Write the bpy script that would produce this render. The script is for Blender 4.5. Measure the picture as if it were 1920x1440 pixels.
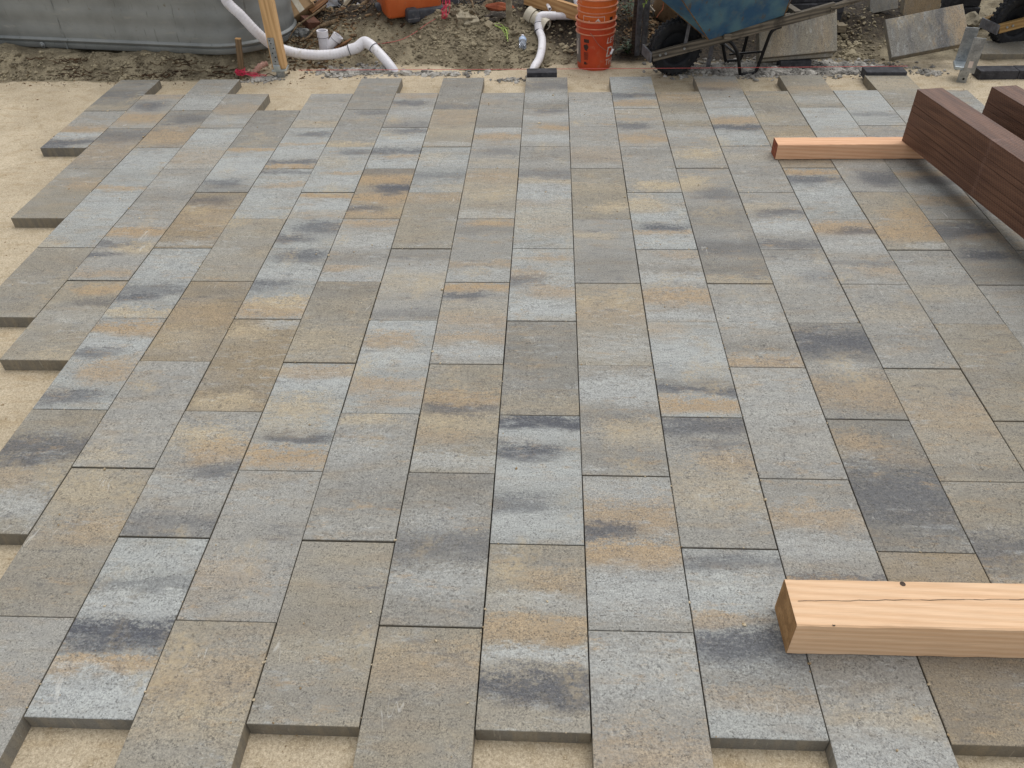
import bpy, bmesh, math, random
import numpy as np
from mathutils import Vector, Matrix, Euler

# ------------------------------------------------------------------ camera, sky, sun, exposure
for o in list(bpy.data.objects): bpy.data.objects.remove(o)
scene = bpy.context.scene
COL = scene.collection
W = 0.3048                                   # paver width, length is twice that
CAM = np.array([0.1795, -5.8471, 2.0194])
PITCH, YAW, ROLL, FPX = 0.865959, 0.0585906, -0.0272859, 1471.217
_R = (Matrix.Rotation(YAW, 3, 'Z') @ Matrix.Rotation(PITCH, 3, 'X') @ Matrix.Rotation(ROLL, 3, 'Z'))
cd = bpy.data.cameras.new('camera'); cam = bpy.data.objects.new('camera', cd); COL.objects.link(cam)
cam.matrix_world = Matrix.Translation(Vector(CAM)) @ _R.to_4x4()
cd.sensor_fit = 'HORIZONTAL'; cd.sensor_width = 36; cd.lens = FPX / 1920 * 36
cd.clip_start = 0.05; cd.clip_end = 500
scene.camera = cam

SUN_EL, SUN_AZ = 70.0, 40.0                  # azimuth measured from +Y (away from camera) towards +X
world = bpy.data.worlds.new('World'); scene.world = world; world.use_nodes = True
wn = world.node_tree
bg = wn.nodes['Background']
sky = wn.nodes.new('ShaderNodeTexSky'); sky.sky_type = 'NISHITA'; sky.sun_disc = False
sky.sun_elevation = math.radians(SUN_EL); sky.sun_rotation = math.radians(SUN_AZ)
sky.air_density = 1.0; sky.dust_density = 1.5; sky.ozone_density = 1.0
hs = wn.nodes.new('ShaderNodeHueSaturation'); hs.inputs['Saturation'].default_value = 0.12
wn.links.new(sky.outputs[0], hs.inputs['Color']); wn.links.new(hs.outputs[0], bg.inputs['Color'])
bg.inputs['Strength'].default_value = 0.15
sl = bpy.data.lights.new('sun', 'SUN'); sun = bpy.data.objects.new('sun', sl); COL.objects.link(sun)
sl.energy = .85; sl.angle = math.radians(50); sl.color = (1.0, 0.96, 0.90)
_sd = Vector((math.sin(math.radians(SUN_AZ)) * math.cos(math.radians(SUN_EL)),
              math.cos(math.radians(SUN_AZ)) * math.cos(math.radians(SUN_EL)), math.sin(math.radians(SUN_EL))))
sun.rotation_euler = _sd.to_track_quat('Z', 'Y').to_euler(); sun.location = (3, 2, 6)
vs = scene.view_settings; vs.view_transform = 'Standard'; vs.look = 'None'; vs.gamma = 1; vs.use_curve_mapping = False
vs.exposure = 0.50

# ------------------------------------------------------------------ small helpers
rng = random.Random(7)
nrng = np.random.default_rng(11)
V = Vector
def lin(c, k=1.0):
    f = lambda v: ((v / 255 + .055) / 1.055) ** 2.4 if v / 255 > .04045 else v / 255 / 12.92
    return tuple(f(v) * k for v in c)
def _ray(x, y):
    d = _R @ V(((x - 960) / FPX, (720 - y) / FPX, -1)); return d
def AZ(x, y, z):            # point of the place seen at a photo position, at height z
    d = _ray(x, y); return V(CAM) + d * ((z - CAM[2]) / d.z)
def AY(x, y, Y):            # the same at depth Y
    d = _ray(x, y); return V(CAM) + d * ((Y - CAM[1]) / d.y)

def vnoise(x, y, scale, seed=0):
    x = np.asarray(x, float) * scale + 37.1 * seed; y = np.asarray(y, float) * scale + 11.7 * seed
    xi = np.floor(x).astype(np.int64); yi = np.floor(y).astype(np.int64); fx = x - xi; fy = y - yi
    fx = fx * fx * (3 - 2 * fx); fy = fy * fy * (3 - 2 * fy)
    def h(a, b):
        n = (a * 374761393 + b * 668265263 + seed * 974711) & 0xffffffff
        n = ((n ^ (n >> 13)) * 1274126177) & 0xffffffff
        return ((n ^ (n >> 16)) & 0xffff) / 65535.0
    return (h(xi, yi) * (1 - fx) + h(xi + 1, yi) * fx) * (1 - fy) + (h(xi, yi + 1) * (1 - fx) + h(xi + 1, yi + 1) * fx) * fy - .5

# lie of the land: a flat sand bed that rises into a rough dirt bank behind the paving
TX = [-8, -2.75, -2.3, -1.95, -1.5, -0.6, 0.2, 0.5, 0.9, 1.6, 2.3, 2.6, 3.2, 6]
TY0 = [.13, .14, .17, .34, .40, .36, .42, .50, .50, .62, .55, .55, .75, .9]
TY1 = [.36, .36, .50, 1.1, 1.15, 1.15, 1.25, 1.3, 1.3, 1.5, 1.15, 1.2, 1.6, 1.9]
TA = [.12, .12, .12, .18, .24, .27, .25, .22, .20, .16, .18, .16, .06, .06]
def smooth(a, b, v):
    t = np.clip((v - a) / (b - a), 0, 1); return t * t * (3 - 2 * t)
def rise(x, y):
    wob = vnoise(x, y, 2.5, 3) * .10
    return smooth(np.interp(x, TX, TY0) + wob, np.interp(x, TX, TY1) + wob, y)
def ground(x, y):
    x = np.asarray(x, float); y = np.asarray(y, float)
    r = rise(x, y)
    z = -.059 + np.interp(x, TX, TA) * r
    rough = smooth(.02, .5, r)
    z = z + rough * (vnoise(x, y, 4, 1) * .06 + vnoise(x, y, 11, 2) * .034 + vnoise(x, y, 27, 4) * .018)
    sand = 1 - rough
    out = smooth(.0, .12, y) + smooth(0.05, .3, -3.2 - x - np.clip(-y, 0, 9) * -.22)
    z = z + sand * np.clip(out, 0, 1) * (vnoise(x, y, 3, 5) * .016 + vnoise(x, y, 9, 8) * .010 + vnoise(x, y, 21, 6) * .006)
    z = z - .075 * np.exp(-(((x + .33) / .26) ** 2 + ((y - .45) / .09) ** 2))        # dug hollow
    return z
def gz(x, y): return float(ground(np.array([x]), np.array([y]))[0])
def HIT(px, py):            # point of the ground seen at a photo position
    d = _ray(px, py); o = V(CAM); t = 3.0
    for i in range(900):
        p = o + d * t
        if p.z <= gz(p.x, p.y): break
        t += .01
    return p

# ------------------------------------------------------------------ node helpers
class NT:
    def __init__(s, name):
        s.m = bpy.data.materials.new(name); s.m.use_nodes = True
        s.t = s.m.node_tree; s.b = s.t.nodes['Principled BSDF']; s.b.inputs['Specular IOR Level'].default_value = .3
    def n(s, kind, **kw):
        nd = s.t.nodes.new('ShaderNode' + kind)
        for k, v in kw.items(): setattr(nd, k, v)
        return nd
    def put(s, sock, v):
        if hasattr(v, 'is_output'): s.t.links.new(v, sock)
        else: sock.default_value = v
    def math(s, op, a, b=None, c=None, clamp=False):
        nd = s.n('Math', operation=op, use_clamp=clamp); s.put(nd.inputs[0], a)
        if b is not None: s.put(nd.inputs[1], b)
        if c is not None: s.put(nd.inputs[2], c)
        return nd.outputs[0]
    def step(s, v, a, b, lo=0.0, hi=1.0):
        nd = s.n('MapRange', interpolation_type='SMOOTHSTEP'); s.put(nd.inputs[0], v)
        for i, q in zip((1, 2, 3, 4), (a, b, lo, hi)): s.put(nd.inputs[i], q)
        return nd.outputs[0]
    def mix(s, f, a, b, mode='MIX'):
        nd = s.n('Mix', data_type='RGBA', blend_type=mode); s.put(nd.inputs[0], f)
        for i, q in ((6, a), (7, b)):
            if isinstance(q, tuple) and len(q) == 3: q = q + (1,)
            s.put(nd.inputs[i], q)
        return nd.outputs[2]
    def obj(s): return s.n('TexCoord').outputs['Object']
    def pos(s): return s.n('NewGeometry').outputs['Position']
    def map(s, v, scale=(1, 1, 1), loc=(0, 0, 0), rot=(0, 0, 0)):
        nd = s.n('Mapping'); s.put(nd.inputs[0], v); nd.inputs['Scale'].default_value = scale
        nd.inputs['Location'].default_value = loc; nd.inputs['Rotation'].default_value = rot; return nd.outputs[0]
    def noise(s, v, scale, detail=3, rough=.55, dist=0.0):
        nd = s.n('TexNoise'); s.put(nd.inputs['Vector'], v); nd.inputs['Scale'].default_value = scale
        nd.inputs['Detail'].default_value = detail; nd.inputs['Roughness'].default_value = rough
        nd.inputs['Distortion'].default_value = dist; return nd.outputs[0]
    def vor(s, v, scale, feature='F1'):
        nd = s.n('TexVoronoi', feature=feature); s.put(nd.inputs['Vector'], v); nd.inputs['Scale'].default_value = scale
        return nd
    def bump(s, h, strength, dist=.002, prev=None):
        nd = s.n('Bump'); s.put(nd.inputs['Height'], h); nd.inputs['Strength'].default_value = strength
        nd.inputs['Distance'].default_value = dist
        if prev is not None: s.put(nd.inputs['Normal'], prev)
        return nd.outputs[0]
    def out(s, col, rough=.8, normal=None, metal=0.0):
        s.put(s.b.inputs['Base Color'], col if hasattr(col, 'is_output') else tuple(col) + (1,))
        s.put(s.b.inputs['Roughness'], rough); s.put(s.b.inputs['Metallic'], metal)
        if normal is not None: s.put(s.b.inputs['Normal'], normal)
        return s.m
K = 1 / 1.2          # photo colour to base colour under this light
def C(r, g, b): return lin((r, g, b), K)

def mottled(name, c1, c2, scale=12, rough=.8, fine=120, bumps=.3, c3=None, metal=0.0, stretch=(1, 1, 1), lo=.35, hi=.65, spec=None):
    t = NT(name); v = t.map(t.obj(), stretch)
    a = t.step(t.noise(v, scale, 5), lo, hi)
    col = t.mix(a, c1, c2)
    if c3 is not None:
        col = t.mix(t.step(t.noise(v, scale * 2.7, 4, .6), .56, .70), col, c3)
    f = t.noise(v, fine, 3, .6); am = min(.45, .05 + bumps * 1.3)
    col = t.mix(1.0, col, t.mix(f, (1 - am,) * 3, (1 + am,) * 3), 'MULTIPLY')
    if spec is not None: t.b.inputs['Specular IOR Level'].default_value = spec
    return t.out(col, rough, t.bump(f, bumps, .003), metal)

def wood(name, c1, c2, axis=0, scale=1.0, rough=.75, dirty=None):
    t = NT(name); v = t.obj()
    st = [34 * scale] * 3; st[axis] = 2.2 * scale
    warp = t.noise(v, 5 * scale, 2)
    n1 = t.noise(t.map(v, tuple(st)), 1.0, 4, .6, 0.6)
    rings = t.n('TexWave', wave_type='BANDS', bands_direction='DIAGONAL')
    sc = [26 * scale] * 3; sc[axis] = 1.3 * scale
    t.put(rings.inputs['Vector'], t.map(v, tuple(sc))); rings.inputs['Scale'].default_value = .9
    rings.inputs['Distortion'].default_value = 3.2; rings.inputs['Detail'].default_value = 2
    g = t.math('ADD', t.math('MULTIPLY', n1, .72), t.math('MULTIPLY', rings.outputs['Fac'], .28))
    col = t.mix(t.step(g, .25, .75), c1, c2)
    st2 = [300 * scale] * 3; st2[axis] = 8 * scale
    f = t.noise(t.map(v, tuple(st2)), 1.0, 2)
    col = t.mix(1.0, col, t.mix(f, (.8, .8, .8), (1.2, 1.2, 1.2)), 'MULTIPLY')
    if dirty is not None:
        col = t.mix(t.step(t.noise(v, 6, 5, .65), .52, .7, 0, .75), col, dirty)
    return t.out(col, rough, t.bump(t.math('ADD', f, g), .35, .0015))

def feature_group():
    g = bpy.data.node_groups.new('stone_band', 'ShaderNodeTree')
    for nm, ty in (('Color', 'NodeSocketColor'), ('T', 'NodeSocketFloat'), ('U', 'NodeSocketFloat'), ('N', 'NodeSocketFloat'),
                   ('P', 'NodeSocketVector'), ('XH', 'NodeSocketFloat'), ('Tint', 'NodeSocketColor'), ('Amount', 'NodeSocketFloat')):
        g.interface.new_socket(nm, in_out='INPUT', socket_type=ty)
    g.interface.new_socket('Color', in_out='OUTPUT', socket_type='NodeSocketColor')
    N = g.nodes; L = g.links; i = N.new('NodeGroupInput'); o = N.new('NodeGroupOutput')
    sp = N.new('ShaderNodeSeparateXYZ'); L.new(i.outputs['P'], sp.inputs[0])
    def m(op, a, b):
        n = N.new('ShaderNodeMath'); n.operation = op
        for k, q in enumerate((a, b)):
            if hasattr(q, 'is_output'): L.new(q, n.inputs[k])
            else: n.inputs[k].default_value = q
        return n.outputs[0]
    def st(v, a, b):
        n = N.new('ShaderNodeMapRange'); n.interpolation_type = 'SMOOTHSTEP'; L.new(v, n.inputs[0])
        n.inputs[1].default_value = a; n.inputs[2].default_value = b; n.inputs[3].default_value = 1; n.inputs[4].default_value = 0
        return n.outputs[0]
    dt = m('DIVIDE', m('ABSOLUTE', m('SUBTRACT', i.outputs['T'], sp.outputs[0]), 0), sp.outputs[1])
    du = m('DIVIDE', m('ABSOLUTE', m('SUBTRACT', i.outputs['U'], sp.outputs[2]), 0), i.outputs['XH'])
    mk = m('MULTIPLY', st(dt, .05, 1.75), st(du, .15, 1.5))
    mk = m('ADD', mk, m('MULTIPLY', m('SUBTRACT', i.outputs['N'], .5), .75))
    n2 = N.new('ShaderNodeMapRange'); n2.interpolation_type = 'SMOOTHSTEP'; L.new(mk, n2.inputs[0])
    n2.inputs[1].default_value = .18; n2.inputs[2].default_value = 1.15; mk = n2.outputs[0]
    n = N.new('ShaderNodeMath'); n.operation = 'MULTIPLY'; n.use_clamp = True
    L.new(mk, n.inputs[0]); L.new(i.outputs['Amount'], n.inputs[1])
    x = N.new('ShaderNodeMix'); x.data_type = 'RGBA'; L.new(n.outputs[0], x.inputs[0]); L.new(i.outputs['Color'], x.inputs[6]); L.new(i.outputs['Tint'], x.inputs[7])
    L.new(x.outputs[2], o.inputs[0])
    return g
PAL = {'c': (152, 150, 143), 'b': (160, 162, 158), 'w': (150, 143, 128), 'd': (137, 134, 126), 't': (149, 136, 114),
       'T': (169, 146, 114), 'K': (86, 88, 94), 'L': (175, 178, 176), 'W': (182, 167, 139), 'D': (117, 113, 106)}
NF = 6
def paver_material():
    t = NT('blended concrete paver'); o = t.obj()
    oi = t.n('ObjectInfo'); sep = t.n('SeparateXYZ'); t.put(sep.inputs[0], o)
    sh = t.n('VectorMath', operation='ADD'); t.put(sh.inputs[0], o)
    sc = t.n('VectorMath', operation='SCALE'); t.put(sc.inputs[0], oi.outputs['Location']); sc.inputs['Scale'].default_value = 2.37
    t.put(sh.inputs[1], sc.outputs[0]); v = sh.outputs[0]
    T = t.math('SUBTRACT', .5, t.math('DIVIDE', sep.outputs[1], 2 * W)); U = t.math('ADD', .5, t.math('DIVIDE', sep.outputs[0], W))
    s1 = t.noise(t.map(v, (5, 12, 5)), 1.0, 4, .62); s2 = t.noise(t.map(v, (20, 62, 20)), 1.0, 4, .72)
    clump = t.noise(t.map(v, (80, 110, 80)), 1.0, 4, .8)
    T2 = t.math('ADD', t.math('ADD', T, t.math('MULTIPLY', t.math('SUBTRACT', s1, .5), .24)),
                t.math('ADD', t.math('MULTIPLY', t.math('SUBTRACT', s2, .5), .11), t.math('MULTIPLY', t.math('SUBTRACT', clump, .5), .08)))
    U2 = t.math('ADD', U, t.math('MULTIPLY', t.math('SUBTRACT', t.noise(v, 9, 2), .5), .5))
    def attr(nm): return t.n('Attribute', attribute_type='OBJECT', attribute_name=nm)
    base = attr('base_tint').outputs['Color']
    # slow drift of grey and warm cement
    base = t.mix(t.step(t.noise(t.map(v, (3, 8, 3)), 1.0, 2), .35, .7, 0, .45), base, C(148, 147, 142))
    base = t.mix(t.step(t.noise(t.map(v, (4, 16, 4), (5, 3, 1)), 1.0, 2, .6),   .48, .72, 0, .42), base, C(152, 138, 117))
    grp = feature_group(); col = base
    nn = t.step(t.math('ADD', t.math('MULTIPLY', s2, .42), t.math('MULTIPLY', clump, .58)), .33, .67)
    for k in range(NF):
        p = attr('band%d' % k); q = attr('band_tint%d' % k); x = attr('band_span%d' % k)
        g = t.n('Group'); g.node_tree = grp
        t.put(g.inputs['Color'], col); t.put(g.inputs['T'], T2); t.put(g.inputs['U'], U2); t.put(g.inputs['N'], nn)
        t.put(g.inputs['P'], p.outputs['Vector']); t.put(g.inputs['Tint'], q.outputs['Color'])
        xs = t.n('SeparateXYZ'); t.put(xs.inputs[0], x.outputs['Vector'])
        t.put(g.inputs['XH'], xs.outputs[0]); t.put(g.inputs['Amount'], xs.outputs[1]); col = g.outputs[0]
    for k, (loc, lo, hi, am, tint) in enumerate((((3, 7, 1), .52, .70, .55, 'K'), ((9, 2, 4), .51, .72, .66, 'T'), ((1, 4, 8), .50, .70, .58, 'L'))):
        rs = t.noise(t.map(v, (9, 26, 9), loc), 1.0, 5, .78); gate = t.step(t.noise(t.map(v, (2.2, 5, 2.2), loc), 1.0, 0), .42, .66)
        col = t.mix(t.math('MULTIPLY', t.step(rs, lo, hi, 0, am), gate), col, lin(PAL[tint], K))
    strk = t.math('ADD', t.math('MULTIPLY', s2, .6), t.math('MULTIPLY', s1, .4))
    col = t.mix(1.0, col, t.mix(t.step(strk, .32, .68), (.90, .90, .91), (1.09, 1.09, 1.08)), 'MULTIPLY')
    # cast concrete grain: cement skin, pits, pale aggregate
    g1 = t.noise(v, 190, 3, .7); g2 = t.noise(v, 95, 3, .65); g3 = t.noise(v, 520, 2, .6)
    grain = t.math('ADD', t.math('ADD', t.math('MULTIPLY', g1, .44), t.math('MULTIPLY', g2, .22)), t.math('MULTIPLY', g3, .34))
    gm = t.step(t.math('ADD', t.math('MULTIPLY', t.math('SUBTRACT', grain, .5), t.step(t.noise(v, 14, 2), .3, .7, .6, 1.25)), .5), .34, .66)
    col = t.mix(1.0, col, t.mix(gm, (.60, .60, .61), (1.37, 1.37, 1.36)), 'MULTIPLY')
    pits = t.math('MULTIPLY', t.step(t.noise(v, 150, 2, .5), .57, .66), t.step(t.noise(v, 30, 3), .36, .58))
    col = t.mix(t.math('MULTIPLY', pits, .55), col, C(70, 68, 64))
    agg = t.step(t.vor(v, 95).outputs['Distance'], .16, .09)
    aggm = t.math('MULTIPLY', agg, t.step(t.noise(v, 40, 2), .5, .62))
    col = t.mix(t.math('MULTIPLY', aggm, .5), col, C(196, 192, 182))
    # dry sand dust left from laying, white scuffs
    dust = t.math('MULTIPLY', t.step(t.noise(t.pos(), 3.1, 3, .6), .56, .74), t.step(t.noise(t.pos(), 60, 3), .35, .6))
    col = t.mix(t.math('MULTIPLY', dust, .5), col, C(190, 172, 138))
    sw = t.noise(t.map(t.pos(), (22, 3, 1), rot=(0, 0, .5)), 1.0, 2, .5, .5)
    line = t.math('MULTIPLY', t.step(t.math('ABSOLUTE', t.math('SUBTRACT', sw, .5)), .012, .003), t.step(t.noise(t.pos(), 5.5, 3), .62, .68))
    col = t.mix(t.math('MULTIPLY', line, .45), col, C(205, 203, 196))
    # moulded sides are smoother, browner and carry vertical drag marks
    nz = t.n('SeparateXYZ'); t.put(nz.inputs[0], t.n('TexCoord').outputs['Normal'])
    side = t.step(t.math('ABSOLUTE', nz.outputs[2]), .5, .2)
    sm = t.n('VectorMath', operation='MULTIPLY'); t.put(sm.inputs[0], v); sm.inputs[1].default_value = (11, 11, 1.2)
    drag = t.noise(sm.outputs[0], 3.0, 3, .6)
    sc1 = t.mix(t.step(drag, .4, .62), C(112, 106, 95), C(134, 123, 103))
    sc1 = t.mix(t.step(t.noise(sm.outputs[0], 9, 2), .66, .70, 0, .5), sc1, C(175, 168, 150))
    col = t.mix(side, col, t.mix(.3, sc1, col))
    # worn pale arrises
    ht = t.math('ADD', t.math('ADD', t.math('MULTIPLY', g1, .5), t.math('MULTIPLY', g3, .3)), t.math('MULTIPLY', pits, -.9))
    return t.out(col, t.step(g2, .3, .7, .62, .82), t.bump(ht, .55, .0016))

# ------------------------------------------------------------------ mesh helpers
class MB:
    def __init__(s): s.v = []; s.f = []; s.sm = []
    def add(s, vs, fs, smooth=False):
        o = len(s.v); s.v += [tuple(x) for x in vs]; s.f += [tuple(o + i for i in f) for f in fs]; s.sm += [smooth] * len(fs); return s
    def box(s, c, size, rot=None, bev=0.0):
        c = V(c); hx, hy, hz = (a / 2 for a in size); R = rot if rot is not None else Matrix.Identity(3)
        if bev <= 0:
            vs = [c + R @ V((a * hx, b * hy, d * hz)) for d in (-1, 1) for b in (-1, 1) for a in (-1, 1)]
            return s.add(vs, [(0, 2, 3, 1), (4, 5, 7, 6), (0, 1, 5, 4), (2, 6, 7, 3), (0, 4, 6, 2), (1, 3, 7, 5)])
        bm = bmesh.new(); bmesh.ops.create_cube(bm, size=1)
        for q in bm.verts: q.co = V((q.co.x * 2 * hx, q.co.y * 2 * hy, q.co.z * 2 * hz))
        bmesh.ops.bevel(bm, geom=bm.edges[:], offset=bev, segments=2, profile=.5, affect='EDGES')
        bm.verts.index_update()
        s.add([c + R @ q.co for q in bm.verts], [[q.index for q in f.verts] for f in bm.faces]); bm.free(); return s
    def beam(s, p0, p1, w, h, up=(0, 0, 1), bev=0.0):
        p0 = V(p0); p1 = V(p1); d = p1 - p0; L = d.length; x = d.normalized(); y = V(up).cross(x)
        if y.length < 1e-4: y = V((0, 1, 0)).cross(x)
        y.normalize(); z = x.cross(y); R = Matrix((x, y, z)).transposed()
        return s.box((p0 + p1) / 2, (L, w, h), R, bev)
    def tube(s, pts, r, n=10, caps=True, smooth=True):
        pts = [V(p) for p in pts]; rs = r if isinstance(r, (list, tuple)) else [r] * len(pts)
        t0 = (pts[1] - pts[0]).normalized(); a = V((0, 0, 1)) if abs(t0.z) < .9 else V((1, 0, 0)); u = t0.cross(a).normalized()
        vs = []; m = len(pts)
        for i, p in enumerate(pts):
            t = (pts[min(i + 1, m - 1)] - pts[max(i - 1, 0)]).normalized(); u = (u - t * u.dot(t)).normalized(); w = t.cross(u)
            vs += [p + (u * math.cos(2 * math.pi * k / n) + w * math.sin(2 * math.pi * k / n)) * rs[i] for k in range(n)]
        fs = [(i * n + k, i * n + (k + 1) % n, (i + 1) * n + (k + 1) % n, (i + 1) * n + k) for i in range(m - 1) for k in range(n)]
        s.add(vs, fs, smooth)
        if caps:
            s.add(vs[:n], [tuple(range(n))[::-1]]); s.add(vs[-n:], [tuple(range(n))])
        return s
    def lathe(s, prof, c=(0, 0, 0), axis=(0, 0, 1), n=32, smooth=True, close=False):
        ax = V(axis).normalized(); a = V((1, 0, 0)) if abs(ax.x) < .9 else V((0, 1, 0)); u = ax.cross(a).normalized(); w = ax.cross(u)
        c = V(c); vs = []
        for r, z in prof: vs += [c + ax * z + (u * math.cos(2 * math.pi * k / n) + w * math.sin(2 * math.pi * k / n)) * r for k in range(n)]
        m = len(prof); q = m if close else m - 1
        fs = [(i * n + k, i * n + (k + 1) % n, ((i + 1) % m) * n + (k + 1) % n, ((i + 1) % m) * n + k) for i in range(q) for k in range(n)]
        return s.add(vs, fs, smooth)
    def pipe(s, p0, p1, ro, ri, n=24):      # open hollow pipe
        p0 = V(p0); p1 = V(p1); L = (p1 - p0).length
        return s.lathe([(ri, 0), (ro, 0), (ro, L), (ri, L)], p0, p1 - p0, n, True, True)
    def poly(s, pts, thick, nrm):
        k = len(pts); nv = V(nrm).normalized() * thick
        vs = [V(p) for p in pts] + [V(p) + nv for p in pts]
        return s.add(vs, [tuple(range(k))[::-1], tuple(range(k, 2 * k))] + [(i, (i + 1) % k, k + (i + 1) % k, k + i) for i in range(k)])
    def rock(s, c, r, seed=0, flat=.7, lvl=2):
        bm = bmesh.new(); bmesh.ops.create_icosphere(bm, subdivisions=lvl, radius=1); q = random.Random(seed)
        off = V((q.uniform(-9, 9), q.uniform(-9, 9), q.uniform(-9, 9)))
        from mathutils import noise as nz
        E = Euler((q.uniform(0, 6), q.uniform(0, 6), q.uniform(0, 6))).to_matrix(); rx = V((r * q.uniform(.75, 1.25), r * q.uniform(.75, 1.25), r * flat))
        bm.verts.index_update(); vs = []
        for v_ in bm.verts:
            p = v_.co * (1 + .55 * nz.noise(v_.co * 1.3 + off) + .25 * nz.noise(v_.co * 3.1 + off)); p = E @ p
            vs.append(V(c) + V((p.x * rx.x, p.y * rx.y, p.z * rx.z)))
        s.add(vs, [[v_.index for v_ in f.verts] for f in bm.faces], lvl > 2); bm.free(); return s

def mesh(name, mb, mat, origin):
    me = bpy.data.meshes.new(name); o = V(origin)
    me.from_pydata([V(p) - o for p in mb.v], [], mb.f); me.update()
    me.polygons.foreach_set('use_smooth', mb.sm)
    bm = bmesh.new(); bm.from_mesh(me); bmesh.ops.recalc_face_normals(bm, faces=bm.faces[:]); bm.to_mesh(me); bm.free()
    if any(mb.sm) : me.set_sharp_from_angle(angle=math.radians(40))
    me.materials.append(mat); return me
def tag(o, label=None, cat=None, group=None, kind=None):
    if cat and not kind: kind = 'thing'
    for k, q in (('label', label), ('category', cat), ('group', group), ('kind', kind)):
        if q: o[k] = q
    return o
def thing(name, label, cat, loc, group=None, rotz=0.0):
    o = bpy.data.objects.new(name, None); COL.objects.link(o); o.location = loc; o.rotation_euler = (0, 0, rotz)
    o.empty_display_size = .1; return tag(o, label, cat, group)
_abs = {}
def part(name, mb, mat, parent, local=False):
    """a part; vertices in world space unless local"""
    org = V((0, 0, 0)) if local else _abs_loc(parent)
    o = bpy.data.objects.new(name, mesh(name, mb, mat, org)); COL.objects.link(o); o.parent = parent; return o
def _abs_loc(o):
    p = V((0, 0, 0))
    while o is not None: p = p + o.location; o = o.parent
    return p
def single(name, mb, mat, label, cat, group=None):
    vs = np.array([tuple(q) for q in mb.v]); org = V((vs[:, 0].mean(), vs[:, 1].mean(), vs[:, 2].min()))
    o = bpy.data.objects.new(name, mesh(name, mb, mat, org)); o.location = org; COL.objects.link(o); return tag(o, label, cat, group)
def copy_tree(o, parent=None):
    c = o.copy(); COL.objects.link(c); c.parent = parent
    for ch in o.children: copy_tree(ch, c)
    return c
def spline(pts, n=8):
    pts = [V(p) for p in pts]; P = [pts[0]] + pts + [pts[-1]]; out = []
    for i in range(1, len(P) - 2):
        for k in range(n):
            t = k / n; a, b, c, d = P[i - 1], P[i], P[i + 1], P[i + 2]
            out.append(.5 * ((2 * b) + (c - a) * t + (2 * a - 5 * b + 4 * c - d) * t * t + (3 * b - a - 3 * c + d) * t ** 3))
    return out + [pts[-1]]

# ------------------------------------------------------------------ materials
M = {}
M['paver'] = paver_material()
def ground_material():
    t = NT('sand and dirt'); p = t.pos()
    at = t.n('Attribute', attribute_type='GEOMETRY', attribute_name='zone'); sp = t.n('SeparateColor'); t.put(sp.inputs[0], at.outputs['Color'])
    n1 = t.noise(p, 2.2, 5, .6); n2 = t.noise(p, 14, 4, .6); n3 = t.noise(p, 100, 4, .7); n4 = t.noise(p, 260, 3, .7)
    sand = t.mix(t.step(n1, .3, .7), C(182, 168, 144), C(203, 189, 164))
    sand = t.mix(t.step(n2, .48, .72, 0, .55), sand, C(166, 149, 119))
    sand = t.mix(t.step(t.noise(t.map(p, (2, 9, 1), rot=(0, 0, .5)), 2.0, 5, .65), .5, .72, 0, .5), sand, C(172, 150, 116))
    sg = t.math('ADD', t.math('MULTIPLY', n3, .5), t.math('MULTIPLY', n4, .5))
    sand = t.mix(1.0, sand, t.mix(t.step(sg, .32, .68), (.66, .64, .61), (1.28, 1.28, 1.28)), 'MULTIPLY')
    sand = t.mix(t.step(n4, .60, .68, 0, .7), sand, C(226, 214, 190)); sand = t.mix(t.step(n3, .38, .30, 0, .6), sand, C(112, 94, 68))
    sand = t.mix(t.math('MULTIPLY', t.step(t.vor(p, 60).outputs['Distance'], .10, .05), .6), sand, C(105, 88, 66))
    d1 = t.noise(p, 7, 5, .65); d2 = t.noise(p, 45, 4, .65)
    dirt = t.mix(t.step(d1, .35, .65), C(112, 102, 83), C(154, 143, 119))
    dirt = t.mix(t.step(d2, .57, .75, 0, .45), dirt, C(78, 66, 50))
    dirt = t.mix(1.0, dirt, t.mix(t.step(sg, .3, .7), (.6, .6, .6), (1.35, 1.35, 1.35)), 'MULTIPLY')
    grav = t.mix(t.step(n3, .4, .6), C(98, 94, 88), C(156, 150, 140))
    shaded_soil = t.mix(t.step(d2, .4, .6), C(30, 25, 19), C(66, 56, 43))  # dark soil, with the shade at the back put into its colour
    blend = t.math('ADD', sp.outputs[0], t.math('MULTIPLY', t.math('SUBTRACT', n2, .5), .7))
    col = t.mix(t.step(blend, .3, .7), sand, dirt)
    col = t.mix(t.step(t.math('ADD', sp.outputs[1], t.math('MULTIPLY', t.math('SUBTRACT', n2, .5), .8)), .35, .65), col, grav)
    col = t.mix(t.step(t.math('ADD', sp.outputs[2], t.math('MULTIPLY', t.math('SUBTRACT', n2, .5), .6)), .3, .7), col, shaded_soil)
    h = t.math('ADD', t.math('MULTIPLY', n3, .6), t.math('MULTIPLY', d2, t.math('MULTIPLY', sp.outputs[0], 3.0)))
    nb = t.bump(t.noise(t.map(p, (1, 3, 1)), 9, 4), .35, .02)
    return t.out(col, .92, t.bump(h, .7, .006, nb))
M['ground'] = ground_material()
M['cedar'] = wood('fresh sawn fir', C(222, 182, 143), C(235, 199, 162), 0, 1.1)
M['cedar_v'] = wood('fir post', C(190, 150, 102), C(222, 182, 132), 2, .8)
M['cedar_y'] = wood('sawn fir board', C(170, 128, 84), C(206, 166, 116), 0, .8)
M['endgrain'] = mottled('fir end grain', C(142, 106, 66), C(168, 130, 86), 30, .85, 200, .3)
M['oldwood'] = wood('weathered brown wood', C(96, 66, 42), C(142, 102, 66), 0, 1.0, .8, C(70, 52, 38))
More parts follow.
